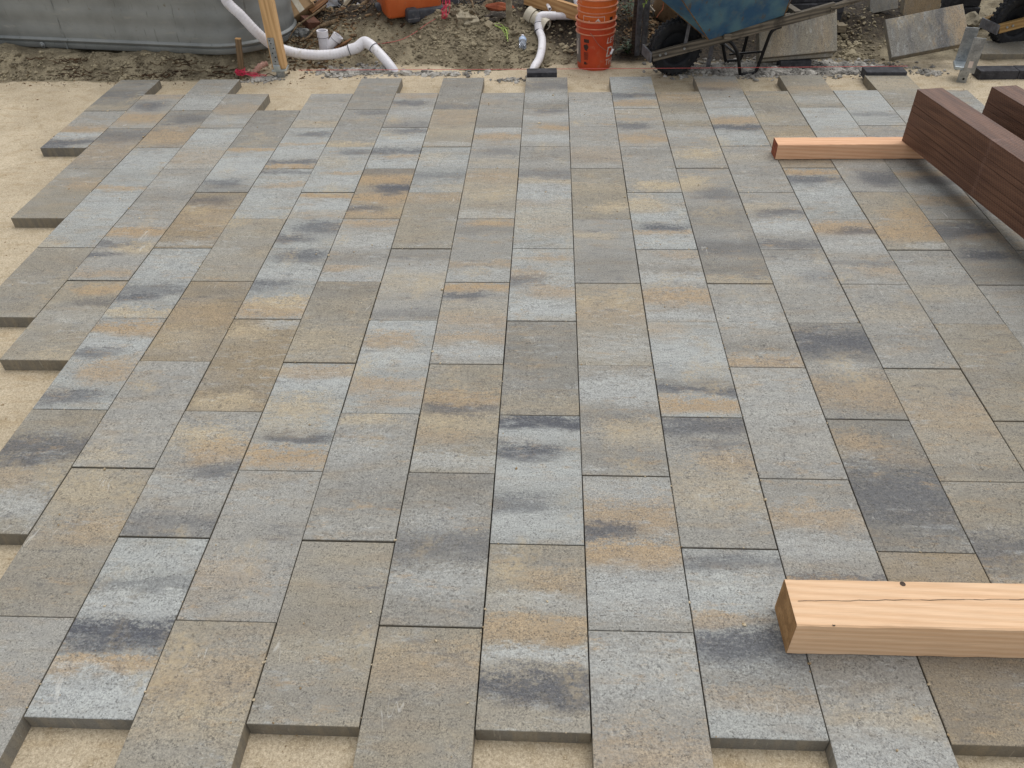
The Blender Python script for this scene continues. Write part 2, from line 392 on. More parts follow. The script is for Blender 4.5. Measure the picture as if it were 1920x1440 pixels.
M['greywood'] = wood('weathered grey wood', C(110, 100, 84), C(146, 134, 112), 0, 1.0, .85)
M['darkwood'] = wood('dark wet wood', C(52, 42, 35), C(82, 66, 54), 0, 1.0, .7)
M['handlewood'] = wood('worn handle wood', C(74, 68, 60), C(128, 118, 103), 0, 1.0, .8, C(44, 40, 36))
M['handlewood2'] = wood('yellow handle wood', C(148, 116, 70), C(186, 152, 98), 0, 1.0, .7)
M['stake'] = wood('stake wood', C(104, 84, 62), C(130, 108, 82), 2, 1.0)
M['brick_black'] = mottled('charcoal concrete brick', C(48, 48, 52), C(68, 68, 72), 14, .8, 150, .35, C(82, 82, 86))
M['pvc'] = mottled('white pvc', C(222, 220, 226), C(236, 234, 238), 5, .38, 60, .03, C(208, 204, 200), spec=.45)
M['pvc_old'] = mottled('cream pvc', C(196, 188, 170), C(218, 212, 196), 8, .5, 60, .05, C(160, 146, 120))
M['pvc_dark'] = mottled('pvc cement line', C(60, 62, 72), C(84, 86, 96), 20, .5, 60, .05)
M['pvc_dirty'] = mottled('muddy pipe', C(128, 118, 98), C(166, 156, 134), 18, .8, 120, .2, C(96, 84, 66))
M['galv'] = mottled('galvanised steel', C(150, 154, 156), C(182, 186, 188), 30, .38, 200, .08, C(128, 132, 134), metal=.75)
M['galv_tape'] = mottled('bright zinc', C(178, 190, 196), C(206, 214, 218), 20, .35, 120, .05, metal=.7)
def tank_material():
    t = NT('weathered galvanised tank'); o = t.obj()
    n = t.noise(o, 2.2, 5, .6); col = t.mix(t.step(n, .3, .7), C(126, 130, 130), C(154, 157, 155))
    sp = t.noise(t.map(o, (40, 40, 5)), 1, 4, .6)
    col = t.mix(t.step(sp, .62, .70, 0, .55), col, C(92, 92, 90))
    col = t.mix(t.step(t.noise(t.map(o, (5, 5, 26)), 1, 4, .65), .6, .7, 0, .35), col, C(172, 170, 160))
    col = t.mix(t.step(t.noise(o, 15, 4, .6), .66, .74, 0, .6), col, C(110, 92, 66))
    return t.out(col, t.step(n, .3, .7, .42, .6), t.bump(t.noise(o, 6, 3), .2, .02), .4)
M['tank'] = tank_material()
M['steel_dark'] = mottled('dark painted steel', C(84, 84, 88), C(116, 116, 120), 25, .5, 150, .1, C(96, 84, 72), metal=.1)
M['steel_black'] = mottled('black steel tube', C(22, 22, 24), C(38, 38, 40), 25, .45, 150, .1, C(64, 56, 50), metal=.3)
M['screw'] = mottled('black screw', C(30, 30, 32), C(46, 46, 48), 25, .5, 150, .1, metal=.5)
M['rubber'] = mottled('black tyre rubber', C(24, 25, 27), C(40, 41, 44), 12, .75, 90, .2, C(62, 58, 52))
M['rim'] = mottled('dark wheel rim', C(26, 28, 32), C(42, 44, 48), 12, .5, 90, .1, metal=.4)
def tray_material():
    t = NT('scuffed blue tray paint'); o = t.obj()
    col = t.mix(t.step(t.noise(o, 5, 4), .35, .65), C(48, 86, 118), C(86, 120, 132))
    col = t.mix(t.step(t.noise(o, 7, 6, .7), .5, .75, 0, .7), col, C(104, 116, 108))
    col = t.mix(t.step(t.noise(t.map(o, (20, 20, 6)), 1, 5, .7), .55, .7, 0, .8), col, C(92, 74, 52))
    return t.out(col, .6, t.bump(t.noise(o, 40, 4), .15, .004))
M['tray'] = tray_material()
M['rust'] = mottled('rusty edge', C(92, 64, 38), C(128, 98, 58), 20, .85, 100, .3)
M['bucket_low'] = mottled('red orange bucket plastic', C(186, 66, 34), C(200, 80, 44), 4, .42, 50, .04, C(188, 98, 72))
M['bucket_top'] = mottled('orange bucket plastic', C(206, 98, 40), C(218, 112, 52), 4, .42, 50, .04, C(210, 128, 90))
M['bucket_in'] = mottled('cement-stained bucket inside', C(152, 92, 74), C(172, 120, 102), 20, .7, 120, .1, C(178, 160, 148))
M['bucket_rim'] = mottled('dusty bucket rim', C(204, 124, 92), C(216, 150, 118), 14, .6, 80, .05)
M['white_print'] = mottled('white print', C(214, 198, 188), C(226, 214, 204), 30, .5, 100, .02)
M['grey_print'] = mottled('grey print', C(112, 106, 102), C(124, 118, 114), 20, .5, 100, .02)
M['black_print'] = mottled('black print', C(48, 34, 30), C(70, 44, 36), 60, .5, 100, .02)
M['wire'] = mottled('steel wire', C(128, 104, 92), C(150, 130, 118), 30, .4, 80, .02, metal=.5)
M['vac_orange'] = mottled('orange tool plastic', C(190, 92, 44), C(204, 106, 56), 5, .45, 60, .03, C(178, 104, 70))
M['vac_black'] = mottled('dusty black plastic', C(54, 56, 62), C(76, 78, 84), 9, .6, 80, .1, C(96, 94, 92))
M['string_pink'] = mottled('pink mason string', C(214, 52, 88), C(226, 78, 106), 40, .8, 100, .1)
M['string_faded'] = mottled('faded pink string', C(206, 96, 94), C(214, 118, 112), 40, .8, 100, .1)
M['cardboard'] = mottled('brown cardboard', C(162, 132, 98), C(180, 150, 114), 6, .85, 70, .05, C(148, 118, 86))
M['plastic_white'] = mottled('white plastic sheet', C(214, 220, 232), C(236, 238, 244), 9, .35, 30, .3, C(130, 134, 146))
M['bark'] = mottled('branch bark', C(96, 80, 60), C(134, 114, 88), 30, .9, 120, .4, C(66, 52, 38))
M['stone_grey'] = mottled('grey stone', C(92, 94, 94), C(136, 136, 132), 16, .85, 100, .4, C(70, 72, 74))
M['concrete'] = mottled('broken concrete', C(142, 134, 116), C(168, 158, 136), 12, .9, 110, .4, C(120, 110, 92))
M['gravel'] = mottled('grey gravel', C(112, 109, 104), C(182, 178, 170), 9, .85, 120, .3, C(186, 180, 172))
M['grains'] = mottled('loose sand grains', C(150, 128, 96), C(214, 200, 172), 60, .95, 300, .3, C(110, 92, 68))
M['clods'] = mottled('dry dirt clods', C(104, 95, 78), C(164, 153, 128), 6, .95, 110, .4, C(92, 78, 56))
M['chips'] = mottled('bark and leaf litter', C(62, 46, 32), C(132, 106, 76), 12, .9, 100, .3, C(168, 146, 112))
M['roots'] = mottled('exposed dark roots', C(52, 38, 26), C(86, 62, 42), 20, .9, 100, .3)
M['weed'] = mottled('pale green weed', C(150, 178, 84), C(188, 208, 124), 30, .7, 80, .1)
M['leaf'] = mottled('dark green leaf', C(38, 58, 34), C(66, 88, 52), 12, .6, 60, .1)
M['bag'] = mottled('brown canvas bag', C(112, 92, 68), C(140, 116, 88), 7, .85, 200, .2, C(90, 72, 52))
M['cloth'] = mottled('dark striped cloth', C(42, 38, 34), C(70, 62, 54), 9, .9, 120, .3, C(150, 140, 124), stretch=(1, 4, 4))
M['red_clay'] = mottled('red clay shard', C(124, 62, 38), C(150, 82, 52), 12, .85, 100, .2)
M['skin_rag'] = mottled('dusty pink rag', C(196, 150, 136), C(216, 176, 160), 14, .9, 90, .3)
M['brown_block'] = mottled('brown painted timber end', C(86, 56, 44), C(112, 76, 60), 12, .8, 100, .2)
def stain_material():
    t = NT('brown treated timber'); o = t.obj()
    st = t.noise(t.map(o, (3, 40, 60)), 1, 4, .6)
    col = t.mix(t.step(st, .3, .7), C(90, 61, 46), C(122, 87, 67))
    col = t.mix(t.step(t.noise(o, 3.5, 5, .6), .55, .7, 0, .5), col, C(128, 92, 80))
    col = t.mix(t.step(t.noise(t.map(o, (9, 3, 1.5)), 1, 3), .62, .72, 0, .35), col, C(140, 110, 98))
    # rows of short incising cuts
    sx = t.n('SeparateXYZ'); t.put(sx.inputs[0], o)
    def saw(v, f, ph=0): return t.math('FRACT', t.math('ADD', t.math('MULTIPLY', v, f), ph))
    row = t.math('ADD', sx.outputs[1], sx.outputs[2])
    a = t.step(t.math('ABSOLUTE', t.math('SUBTRACT', saw(row, 95.0), .5)), .5, .3, 1, 0)
    rr = t.math('FLOOR', t.math('MULTIPLY', row, 95.0))
    b = t.step(t.math('ABSOLUTE', t.math('SUBTRACT', saw(t.math('ADD', sx.outputs[0], t.math('MULTIPLY', rr, .0063)), 52.0), .5)), .34, .28)
    cut = t.math('MULTIPLY', t.math('SUBTRACT', 1.0, a), b)
    col = t.mix(t.math('MULTIPLY', cut, .30), col, C(50, 30, 26))
    h = t.math('SUBTRACT', t.math('MULTIPLY', st, .4), cut)
    return t.out(col, .5, t.bump(h, .4, .002))
M['stained'] = stain_material()
def bottle_material():
    t = NT('clear bottle plastic'); t.b.inputs['Transmission Weight'].default_value = .75; t.b.inputs['IOR'].default_value = 1.2
    return t.out(C(214, 220, 230), .15, t.bump(t.noise(t.obj(), 60, 2), .2, .003))
M['bottle'] = bottle_material()
M['bottle_label'] = mottled('blue white bottle label', C(150, 178, 214), C(214, 222, 232), 40, .5, 60, .02)

# ------------------------------------------------------------------ the ground: one sheet
def axis(fine0, fine1, step, far, grow=1.25):
    a = list(np.arange(fine0, fine1, step)); q = step; x = fine0; lo = []
    while x > -far: q *= grow; x -= q; lo.append(x)
    q = step; x = a[-1]; hi = []
    while x < far: q *= grow; x += q; hi.append(x)
    return np.array(lo[::-1] + a + hi)
xs = axis(-5.6, 5.2, .024, 120); ys = np.concatenate([axis(-6.4, -.12, .07, 120)[:-1], []])
ys = ys[ys < -.12]; ys = np.concatenate([ys, np.arange(-.1, 2.5, .02)]); q = .02; y = ys[-1]; ext = []
while y < 120: q *= 1.2; y += q; ext.append(y)
ys = np.concatenate([ys, ext])
GX, GY = np.meshgrid(xs, ys); GZ = ground(GX.ravel(), GY.ravel()); nx, ny = len(xs), len(ys)
me = bpy.data.meshes.new('ground')
idx = np.arange(nx * ny).reshape(ny, nx)
quads = np.stack([idx[:-1, :-1], idx[:-1, 1:], idx[1:, 1:], idx[1:, :-1]], -1).reshape(-1, 4)
me.vertices.add(nx * ny); me.vertices.foreach_set('co', np.stack([GX.ravel(), GY.ravel(), GZ], 1).ravel())
me.loops.add(quads.size); me.loops.foreach_set('vertex_index', quads.ravel())
me.polygons.add(len(quads)); me.polygons.foreach_set('loop_start', np.arange(0, quads.size, 4)); me.polygons.foreach_set('loop_total', np.full(len(quads), 4))
me.update(calc_edges=True); me.polygons.foreach_set('use_smooth', [True] * len(quads))
gx, gy = GX.ravel(), GY.ravel()
dirt = np.clip(rise(gx, gy) * 4 + smooth(.40, .62, gy) + .8 * smooth(.10, .18, gy) * (gx < -2.25), 0, 1) + .35 * np.exp(-((gy - .42) / .12) ** 2) * (gx > -1.9)
def blob(cx, cy, rx, ry): return np.exp(-(((gx - cx) / rx) ** 2 + ((gy - cy) / ry) ** 2))
gravel = 1.1 * blob(1.75, .27, .55, .17) + .9 * blob(-1.35, .30, .30, .10) + .8 * blob(2.45, .34, .45, .16) + .9 * blob(-2.05, .16, .16, .06) + .7 * blob(-.75, .27, .35, .04)
dirt = dirt + .30 * smooth(-.35, .1, gy) * (gx < -2.3)
dirt = np.where((gy < .06) & (gx > -3.2), 0, dirt)
ca = me.color_attributes.new('zone', 'FLOAT_COLOR', 'POINT')
ca.data.foreach_set('color', np.stack([np.clip(dirt, 0, 1), np.clip(gravel, 0, 1) * (gy > .03), np.clip(1.5 * blob(1.6, 1.0, 1.0, .5) + 1.4 * blob(-1.4, 1.45, 1.0, .5) + 1.2 * blob(.8, 1.1, .6, .6) + blob(-.1, 1.6, .6, .45) + .8 * blob(3, 1.6, 1, .6), 0, 1) * smooth(.38, .6, gy), np.ones_like(gx)], 1).ravel())  # blue channel: where the shaded background is painted as darker soil
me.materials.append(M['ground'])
gob = bpy.data.objects.new('ground', me); COL.objects.link(gob); tag(gob, 'pale bedding sand rising into a rough dirt bank', None, None, 'structure')

# ------------------------------------------------------------------ the paving: every paver an object
DATA = {  # column: first half-row, then one entry for each paver, far to near
 -10: (0, ["d K.5/.15*.5 W.92*.3", "c T.52/.1*.8 L.68/.08 K.85/.07 K.95@.2"]),
 -9: (1, ["c T.08*.4 K.35/.12@.4 T.72/.16*.8", "d K.2/.15*.6 w T.6/.3*.45", "w T.35/.1@.75*.6 L.1@.3*.3"]),
 -8: (0, ["c L.75/.25*.6", "d K.25/.15@.6*.6 T.72/.25*.75", "b T.92/.05*.7 L.3/.2*.5", "b L.3/.3*.4 W.95@.1*.5", "w D.3/.2*.3 D.8/.2*.3"]),
 -7: (1, ["c T.48/.14*.5 L.8*.4", "b L.2/.2*.5 T.75/.25*.4", "c L.3@.3*.4 D.6*.3", "c T.24/.08*.95 K.45/.06@.3 W.52/.1@.75*.8 T.9/.05*.5 K.62/.04@.2", "w T.12/.08@.65*.9 K.3/.05@.75*.6 L.5/.1*.3 W.95@.8*.5"]),
 -6: (2, ["d D.3*.3", "b T.05/.04*.9 L.45/.2*.7 K.82/.08@.35 D.95*.5", "t K.16/.08@.35*.8 T.5/.3*.35 c L.93/.05*.5", "b L.3/.2*.5 K.62/.09*.6 K.72/.05@.3 W.93/.06*.8", "b T.13/.08*.95 L.32/.08*.6 K.42/.06@.2*.7 T.62/.12@.65*.7 K.88/.07@.4*.7", "w K.33/.1*.8 K.44/.04@.3 T.6/.1@.3*.4 L.8/.12*.6"]),
 -5: (1, ["c W.9/.1*.4 D.2*.3", "b K.17/.07@.65 T.43/.04*.7 L.6/.1*.6 K.86/.06 T.95/.04*.9", "b K.08/.05*.6 T.35/.06@.65*.6 L.55*.3", "w D.5*.2 L.55@.2*.3", "t D.15/.08@.6*.5 T.45/.15*.4 W.75/.15@.3*.4", "c D.3*.2 W.92/.06@.3*.5", "w W.2/.15@.3*.4 T.45/.1@.7*.5 D.8/.2*.35", "c T.35/.07*.4 K.6/.15@.2*.4"]),
 -4: (0, ["d D.5*.3", "c K.08/.06@.7*.6 D.4*.3 W.93/.06*.8", "b K.12/.06@.7*.6 W.35@.3*.4 T.62/.04@.7*.7 L.8/.1*.6", "b T.07/.05*.95 L.25/.1*.7 T.42/.05*.3 K.65/.12@.65 K.85/.06@.2", "b K.12/.09@.6 L.4/.1*.6 K.55/.08@.25*.7 T.86/.12*.9 W.8/.1@.6*.8", "t L.06/.06@.8*.7 W.15/.1@.2*.6 D.8/.1@.7*.4 W.9/.08@.45*.7", "c W.25/.12@.4*.8 T.36/.1@.7*.7 K.5/.06@.85*.7 L.65*.3 K.92/.08*.5", "b L.12/.1*.5 K.3/.04*.5 L.42/.08*.7 K.58/.08*1.1 T.73/.05*.85 L.9/.12*.9"]),
 -3: (1, ["c T.1/.06*.5 K.32/.08@.4 L.6*.4 K.95*.4", "b K.1/.06@.7 L.35/.12*.7 K.6/.07 T.72/.04@.6*.7 L.88*.5", "t T.25/.1*.9 K.42/.1@.72*1.1 T.62/.1*.9 K.82/.06@.2 T.93/.05*.6 K.05*.4", "c T.08/.06*.7 L.4/.12*.5 D.65/.1*.4 T.8/.04@.3*.6 L.93*.5", "w D.12/.1*.5 W.8/.2*.3 D.45*.2", "b T.1/.06*.7 L.22/.1*.7 W.45/.12@.4*.7 K.72/.05@.55*.9 T.9/.08*.9 W.62@.3*.4", "c D.4*.2 L.3@.5*.2 T.72/.08@.3*.35", "w T.3/.15*.4 W.5/.1*.3 D.85/.1@.2*.5"]),
 -2: (0, ["d D.2*.3 K.93*.4", "w T.25/.2*.4 W.6*.3 L.93/.06*.5", "b W.25/.12@.2*.5 K.65/.08*.5 L.35/.1*.5 W.88@.9*.4", "w T.1/.1*.5 D.4*.2", "c D.08/.08*.5 W.5/.15*.4 L.3*.3 K.92/.06*.4", "b L.08/.08*.6 T.25/.1@.35*.7 L.45/.1*.6 T.72/.08*.6 T.88/.05@.7*.4", "c W.07/.05@.3*.7 L.3/.12@.3*.4 D.7*.25", "w D.45/.1*.3 D.9/.1*.3"]),
 -1: (1, ["c T.3@.2*.3 D.9/.15*.5", "c L.08/.06*.6 T.25/.08*.7 K.62/.1@.6*.5 W.85*.3", "w T.18/.12*.5 W.5/.15*.4 L.93/.07*.5", "c T.09/.07@.65*.9 D.2/.06*.5 T.75/.06*.5 L.92*.5", "c T.08/.06*.95 K.19/.05@.3*.8 W.35*.3 T.5/.08*.5 T.7/.06*.6 L.86/.08*.6", "w T.36/.08*.7 K.45/.06@.45*.8 W.58/.08*.5 T.7/.06@.3*.4 L.9/.08*.6", "d D.08/.08*.5 K.52/.1*.6 L.35/.1@.4*.4 L.75/.1*.5", "w T.2/.12*.35 D.4*.2 L.95*.4"]),
 0: (0, ["d K.25/.12*.5 L.65/.15*.6", "c K.08/.06@.6*.7 L.25/.1*.5 T.52/.08@.75*.9 L.8/.1*.6", "c D.2/.15*.4 K.62/.12*.5 W.78/.06*.5 L.93*.6", "b T.2/.08*.3 W.5/.25*.35 L.08*.5 T.7/.1@.7*.25", "b T.15/.06@.6*.6 T.4/.1@.2*.6 K.48/.08@.15*.7 T.62/.1@.7*.6 L.85/.08*.7", "d D.4*.2 W.9/.1*.3", "b K.07/.06*1.1 L.18/.05*.5 K.31/.07@.3*1.0 L.5/.12*.6 K.72/.06@.3*.6 L.86/.1*.6", "w D.08/.05*.4 T.22/.08@.7*.5 L.36/.06*.4 T.5/.07*.7 L.64/.06*.8 K.8/.08*.9"]),
 1: (1, ["c L.5/.25*.4", "c T.72/.18*.4 D.8@.3*.3", "w W.78/.09@.75*.8 W.4*.3", "c D.75/.2*.4 W.28/.05@.35*.6", "w T.35/.2*.4 W.25/.1*.3 L.8/.15*.4", "c L.25/.15*.7 D.5/.08*.5 W.65/.12@.7*.5 D.85/.1*.4", "c L.1/.1*.5 T.3/.12*.7 K.4/.06@.2*.9 T.55/.08*.9 L.78/.15*.7", "c L.2/.15*.5 T.6/.15*.45 K.92/.05@.2*.4"]),
 2: (0, ["b L.2/.2*.5 K.62/.08 T.85/.1*.8", "c T.3/.05*.4 K.48/.08@.3*.8 T.8/.12*.8 W.1*.3", "c D.15/.08*.4 W.88/.1@.65*.9", "b W.22/.15@.25*.8 K.64/.06@.55*.9 T.73/.04*.7 L.88/.1*.5 L.45*.4", "c T.08/.06@.75*.5 D.3/.05*.4 L.42/.08*.6 T.68/.1*.8 L.92/.06*.6", "b L.35/.2*.6 T.08@.1*.4 K.74/.05*.9 T.89/.07*.9 D.66/.05*.6", "c K.08/.08*.8 K.24/.04@.7*.5 T.38/.08@.75*.5 W.6/.2*.4", "b K.08/.06*.6 L.28/.1*.5 T.42/.04@.25*.6 K.56/.1*.9 D.75/.1*.5 T.82/.06*.3 D.92*.4"]),
 3: (1, ["w T.2/.15*.6 D.42/.06*.4 L.75*.4", "c L.2*.4 W.68/.14@.55*.9", "c W.32/.16@.15*.9 K.52/.12@.6*.6 D.88/.12*.6", "d K.45/.15*.5 L.3@.5*.3 W.96/.05*.5 D.8/.08*.5", "c L.42/.15@.5*.5 D.78/.08*.5 T.95/.05*.7", "c L.3/.3*.3 K.93/.06*.2", "c D.1*.3 T.28/.07*.6 L.48/.08*.5 K.68/.03*.7 T.73/.05@.3*.7 L.9*.4", "c D.2/.1*.4 W.4/.06*.4 L.6/.15*.5"]),
 4: (0, ["c T.3/.15*.7 K.42/.05@.3*.5 L.85*.5", "b L.12/.1*.5 T.36/.12*.8 K.53/.07*.9 L.75/.1*.5", "c W.25*.3 D.6*.25", "c W.28@.3*.5 K.38/.06@.65*.8 L.62/.12*.8 K.92/.08*.7", "c D.06/.06*.5 L.3/.2*.4 K.4/.1@.9*.4", "d K.22/.16*.9 L.5/.08@.5*.4 T.75/.15*.55", "d T.18/.08@.2*.5 T.28@.6*.3 K.62/.25*.75", "t D.5/.3*.5 D.85*.5"]),
 5: (1, ["w D.5/.2*.4", "t W.3*.3 c D.8*.3", "b T.09/.07*.95 K.25/.08*.9 L.55/.2*.6", "c T.14/.1*.9 K.2/.05@.75*.8 L.42/.12*.5 K.7/.05*.4 T.82/.06@.75*.5", "c W.4*.3 D.7*.3", "w T.45/.2*.35 D.93/.08*.5", "w D.15*.3 K.5/.15*.7 T.75*.2", "d D.5*.4"]),
 6: (0, ["w T.45/.1*.4 L.75/.15*.5", "b L.3/.2*.4 W.7*.2", "c K.72/.16@.65*.8 W.3*.3", "w T.45/.15@.75*.8 T.72/.16*.85 L.94/.05@.75*.6", "c W.6/.1*.3 L.3*.3", "w D.6*.3", "w W.4/.2*.3 T.6*.2", "w D.3*.3", "w D.4*.4"]),
 7: (1, ["b L.3/.3*.4 K.7/.06*.5", "c D.5*.3", "c T.15/.08*.7 K.27/.08@.65*.6 L.45/.1*.5 T.65/.1*.6", "d K.2/.12*.8 T.3/.08@.8*.5 K.58/.1@.5*.9 D.85*.4", "c D.6*.3 L.9*.3", "w D.7*.3", "d K.4*.4", "w D.2*.3"]),
 8: (0, ["w W.3/.2*.4 D.8*.3", "c L.2*.4", "c D.6*.4", "c K.3/.1*.5", "d K.55/.1*.8 D.8*.4", "w D.5*.3", "d K.4*.4", "w D.2*.3", "w D.4*.4"]),
 9: (1, ["c L.5*.3", "w D.4*.3", "c D.6*.4", "c K.3/.1*.5", "d K.55/.1*.6", "w D.5*.3", "d K.4*.4", "w D.2*.3"]),
 10: (2, ["w D.4*.3", "c D.6*.4", "c K.3/.1*.5", "d K.55/.1*.6", "w D.5*.3", "d K.4*.4", "w D.2*.3"]),
 11: (1, ["c L.5*.3", "w D.4*.3", "c D.6*.4", "c T.3/.1*.5", "d K.55/.1*.6", "w D.5*.3", "d K.4*.4", "w D.2*.3"]),
}
GAP = .0018; TH = .060
def paver_mesh(name='paver', hx=W / 2 - GAP, hy=W - GAP, th=TH, b=.0016):
    vs = []
    for z, i in ((-th, 0), (-b, 0), (0, b)):
        vs += [(-hx + i, -hy + i, z), (hx - i, -hy + i, z), (hx - i, hy - i, z), (-hx + i, hy - i, z)]
    fs = [(3, 2, 1, 0), (8, 9, 10, 11)]
    for k in (0, 4): fs += [(k + a, k + (a + 1) % 4, k + 4 + (a + 1) % 4, k + 4 + a) for a in range(4)]
    me = bpy.data.meshes.new(name); me.from_pydata(vs, [], fs); me.update(); me.materials.append(M['paver']); return me
def set_bands(o, spec):
    toks = spec.split(); k = 0; base = PAL[toks[0]]; j = rng.uniform(-5, 5)
    o['base_tint'] = [float(x) for x in lin((base[0] + j, base[1] + j, base[2] + j), K)]
    for tk in toks[1:]:
        if tk[0] not in 'TKLWD' or k >= NF: continue
        q = tk[1:]; st = .8; x = .5; xh = 1.2; hw = .1
        if '*' in q: q, a = q.split('*'); st = float(a)
        if '@' in q: q, a = q.split('@'); x = float(a); xh = .58
        if '/' in q: q, a = q.split('/'); hw = float(a)
        o['band%d' % k] = [float(q), hw * 1.2, x]; o['band_span%d' % k] = [xh, st, 0.0]
        o['band_tint%d' % k] = [float(z) for z in lin(PAL[tk[0]], K)]; k += 1
    for i in range(k, NF):
        o['band%d' % i] = [5.0, .1, .5]; o['band_span%d' % i] = [1.0, 0.0, 0.0]; o['band_tint%d' % i] = [.2, .2, .2]
pav = bpy.data.objects.new('pavement', None); COL.objects.link(pav); tag(pav, 'unfinished patio of mottled grey and tan concrete pavers', None, None, 'structure')
PM = paver_mesh()
for cidx, (s0, lst) in DATA.items():
    for k, spec in enumerate(lst):
        o = bpy.data.objects.new('paver', PM); COL.objects.link(o); o.parent = pav
        s = s0 + 2 * k + 1
        o.location = ((cidx + .5) * W + rng.uniform(-.0006, .0006), -s * W + rng.uniform(-.0014, .0014), rng.uniform(-.0026, .0014))
        o.rotation_euler = (rng.uniform(-.0016, .0016), rng.uniform(-.0025, .0025), rng.uniform(-.0016, .0016))
        set_bands(o, spec)

# ------------------------------------------------------------------ timbers on the paving
def along(p0, p1, w, h, name, parts_mat, parent, bev=.003, up=(0, 0, 1), roll=0.0):
    """a timber whose object X axis runs along it, so that the grain does too"""
    p0 = V(p0); p1 = V(p1); d = p1 - p0; L = d.length; x = d.normalized(); y = V(up).cross(x).normalized(); z = x.cross(y)
    if roll:
        y, z = y * math.cos(roll) + z * math.sin(roll), z * math.cos(roll) - y * math.sin(roll)
    mb = MB().box((0, 0, 0), (L, w, h), None, bev)
    o = bpy.data.objects.new(name, mesh(name, mb, parts_mat, (0, 0, 0))); COL.objects.link(o)
    mw = Matrix((x, y, z)).transposed().to_4x4(); mw.translation = (p0 + p1) / 2
    if parent is not None:
        o.parent = parent; mw.translation = mw.translation - _abs_loc(parent)
    o.matrix_basis = mw; return o
def rough_timber(name, p0, p1, w, h, mat, label, cat, seed, end_mat=None):
    """timber with uneven arrises, a check crack and a knot hole in its upper face"""
    p0 = V(p0); p1 = V(p1); d = p1 - p0; L = d.length; x = d.normalized(); y = V((0, 0, 1)).cross(x).normalized(); z = x.cross(y)
    q = random.Random(seed); root = thing(name, label, cat, (p0 + p1) / 2 - V((0, 0, h / 2)))
    n = 60; vs = []; fs = []
    prof = [(-1, -1), (1, -1), (1, 1), (-1, 1)]; b = .004
    ring = []
    for a, c in prof: ring += [(a * w / 2 - a * b * (1 if k == (0 if a * c < 0 else 1) else 0), c * h / 2 - c * b * (1 if k == (1 if a * c < 0 else 0) else 0)) for k in (0, 1)]
    for i in range(n + 1):
        s = -L / 2 + L * i / n
        for k, (a, c) in enumerate(ring): vs.append((s, a + q.uniform(-.0008, .0008), c + q.uniform(-.0008, .0008)))
    m = len(ring)
    fs = [(i * m + k, i * m + (k + 1) % m, (i + 1) * m + (k + 1) % m, (i + 1) * m + k) for i in range(n) for k in range(m)]
    mb = MB().add(vs, fs); R4 = Matrix((x, y, z)).transposed().to_4x4(); R4.translation = V((0, 0, h / 2))
    bd = part('timber', mb, mat, root, True); bd.matrix_basis = R4
    for sgn in (-1, 1):
        me_ = MB().add([(sgn * (L / 2 + .0006), a * .999, c * .999) for a, c in ring], [tuple(range(m))])
        e = part('end_grain', me_, end_mat or M['endgrain'], root, True); e.matrix_basis = R4
    return root, R4, L
n0 = AZ(1486, 1128, .14); n0 = V((.858, -4.557, .071)); n1 = V((2.95, -4.547, .071))
nb, R4, L = rough_timber('timber_block', n0, n1, .150, .142, M['cedar'], 'thick pale sawn timber with a long drying crack, lying across the near pavers', 'timber', 5)
cr = []; q = random.Random(3)
for i in range(42):
    s = -L / 2 + .02 + i * .024; cr.append(V((s, .002 + .030 * (i / 42) + q.uniform(-.0016, .0016), .0724)))
mb = MB()
for a, b in zip(cr[:-1], cr[1:]):
    wd = .0004 + .0005 * q.random(); mb.add([a + V((0, -wd, 0)), b + V((0, -wd, 0)), b + V((0, wd, 0)), a + V((0, wd, 0))], [(0, 1, 2, 3)])
o = part('drying_crack', mb, M['darkwood'], nb, True); o.matrix_basis = R4
mb = MB().lathe([(.0001, .0006), (.006, .0006), (.008, .0)], (-L / 2 + .325, .064, .0716), (0, 0, 1), 14); o = part('knot', mb, M['darkwood'], nb, True); o.matrix_basis = R4
mb = MB().lathe([(.0001, .0006), (.004, .0006), (.005, .0)], (-L / 2 + .098, -.070, .0706), (0, 0, 1), 10); o = part('knot', mb, M['darkwood'], nb, True); o.matrix_basis = R4
f0 = V((1.505, -1.364, .0465)); f1 = V((4.1, -1.352, .0465))
M['cedar_far'] = wood('planed fir', C(226, 174, 136), C(240, 194, 156), 0, 1.1)
M['redend'] = mottled('red stained end grain', C(120, 62, 40), C(150, 84, 56), 30, .85, 200, .3)
rough_timber('timber_block', f0, f1, .106, .091, M['cedar_far'], 'slim pale timber lying under the far ends of the dark brown beams', 'timber', 8, M['redend'])

def glulam(p0, p1, w, h, label, n=6):
    """stained beam built of laminations"""
    p0 = V(p0); p1 = V(p1); root = thing('laminated_beam', label, 'beam', (p0 + p1) / 2 - V((0, 0, h / 2)), 'dark brown beams laid over the timbers')
    up = V((0, 0, 1)); d = (p1 - p0).normalized(); y = up.cross(d).normalized(); z = d.cross(y); q = random.Random(n + int(p0.x * 100)); zz = 0.0
    th = [a * h for a in (.18, .10, .10, .22, .11, .29)]
    for k in range(n):
        t = th[k]; zz += t; off = z * (-h / 2 + zz - t / 2) + y * q.uniform(-.0006, .0006)
        along(p0 + off, p1 + off, w, t - .0018, 'lamination', M['stained'], root, .0010)
    return root
bz = .0925
b0 = V((2.297, -1.352, bz + .1485)); b1 = b0 + V((.52, -3.53, .052))
glulam(b0, b1, .145, .297, 'dark brown laminated beam whose end rests over the bare length of slim timber')
c0 = V((2.715, -1.32, bz + .1485)); c1 = c0 + V((.52, -3.53, .052))
glulam(c0, c1, .145, .297, 'dark brown laminated beam lying beyond its twin, nearer the galvanised bracket')

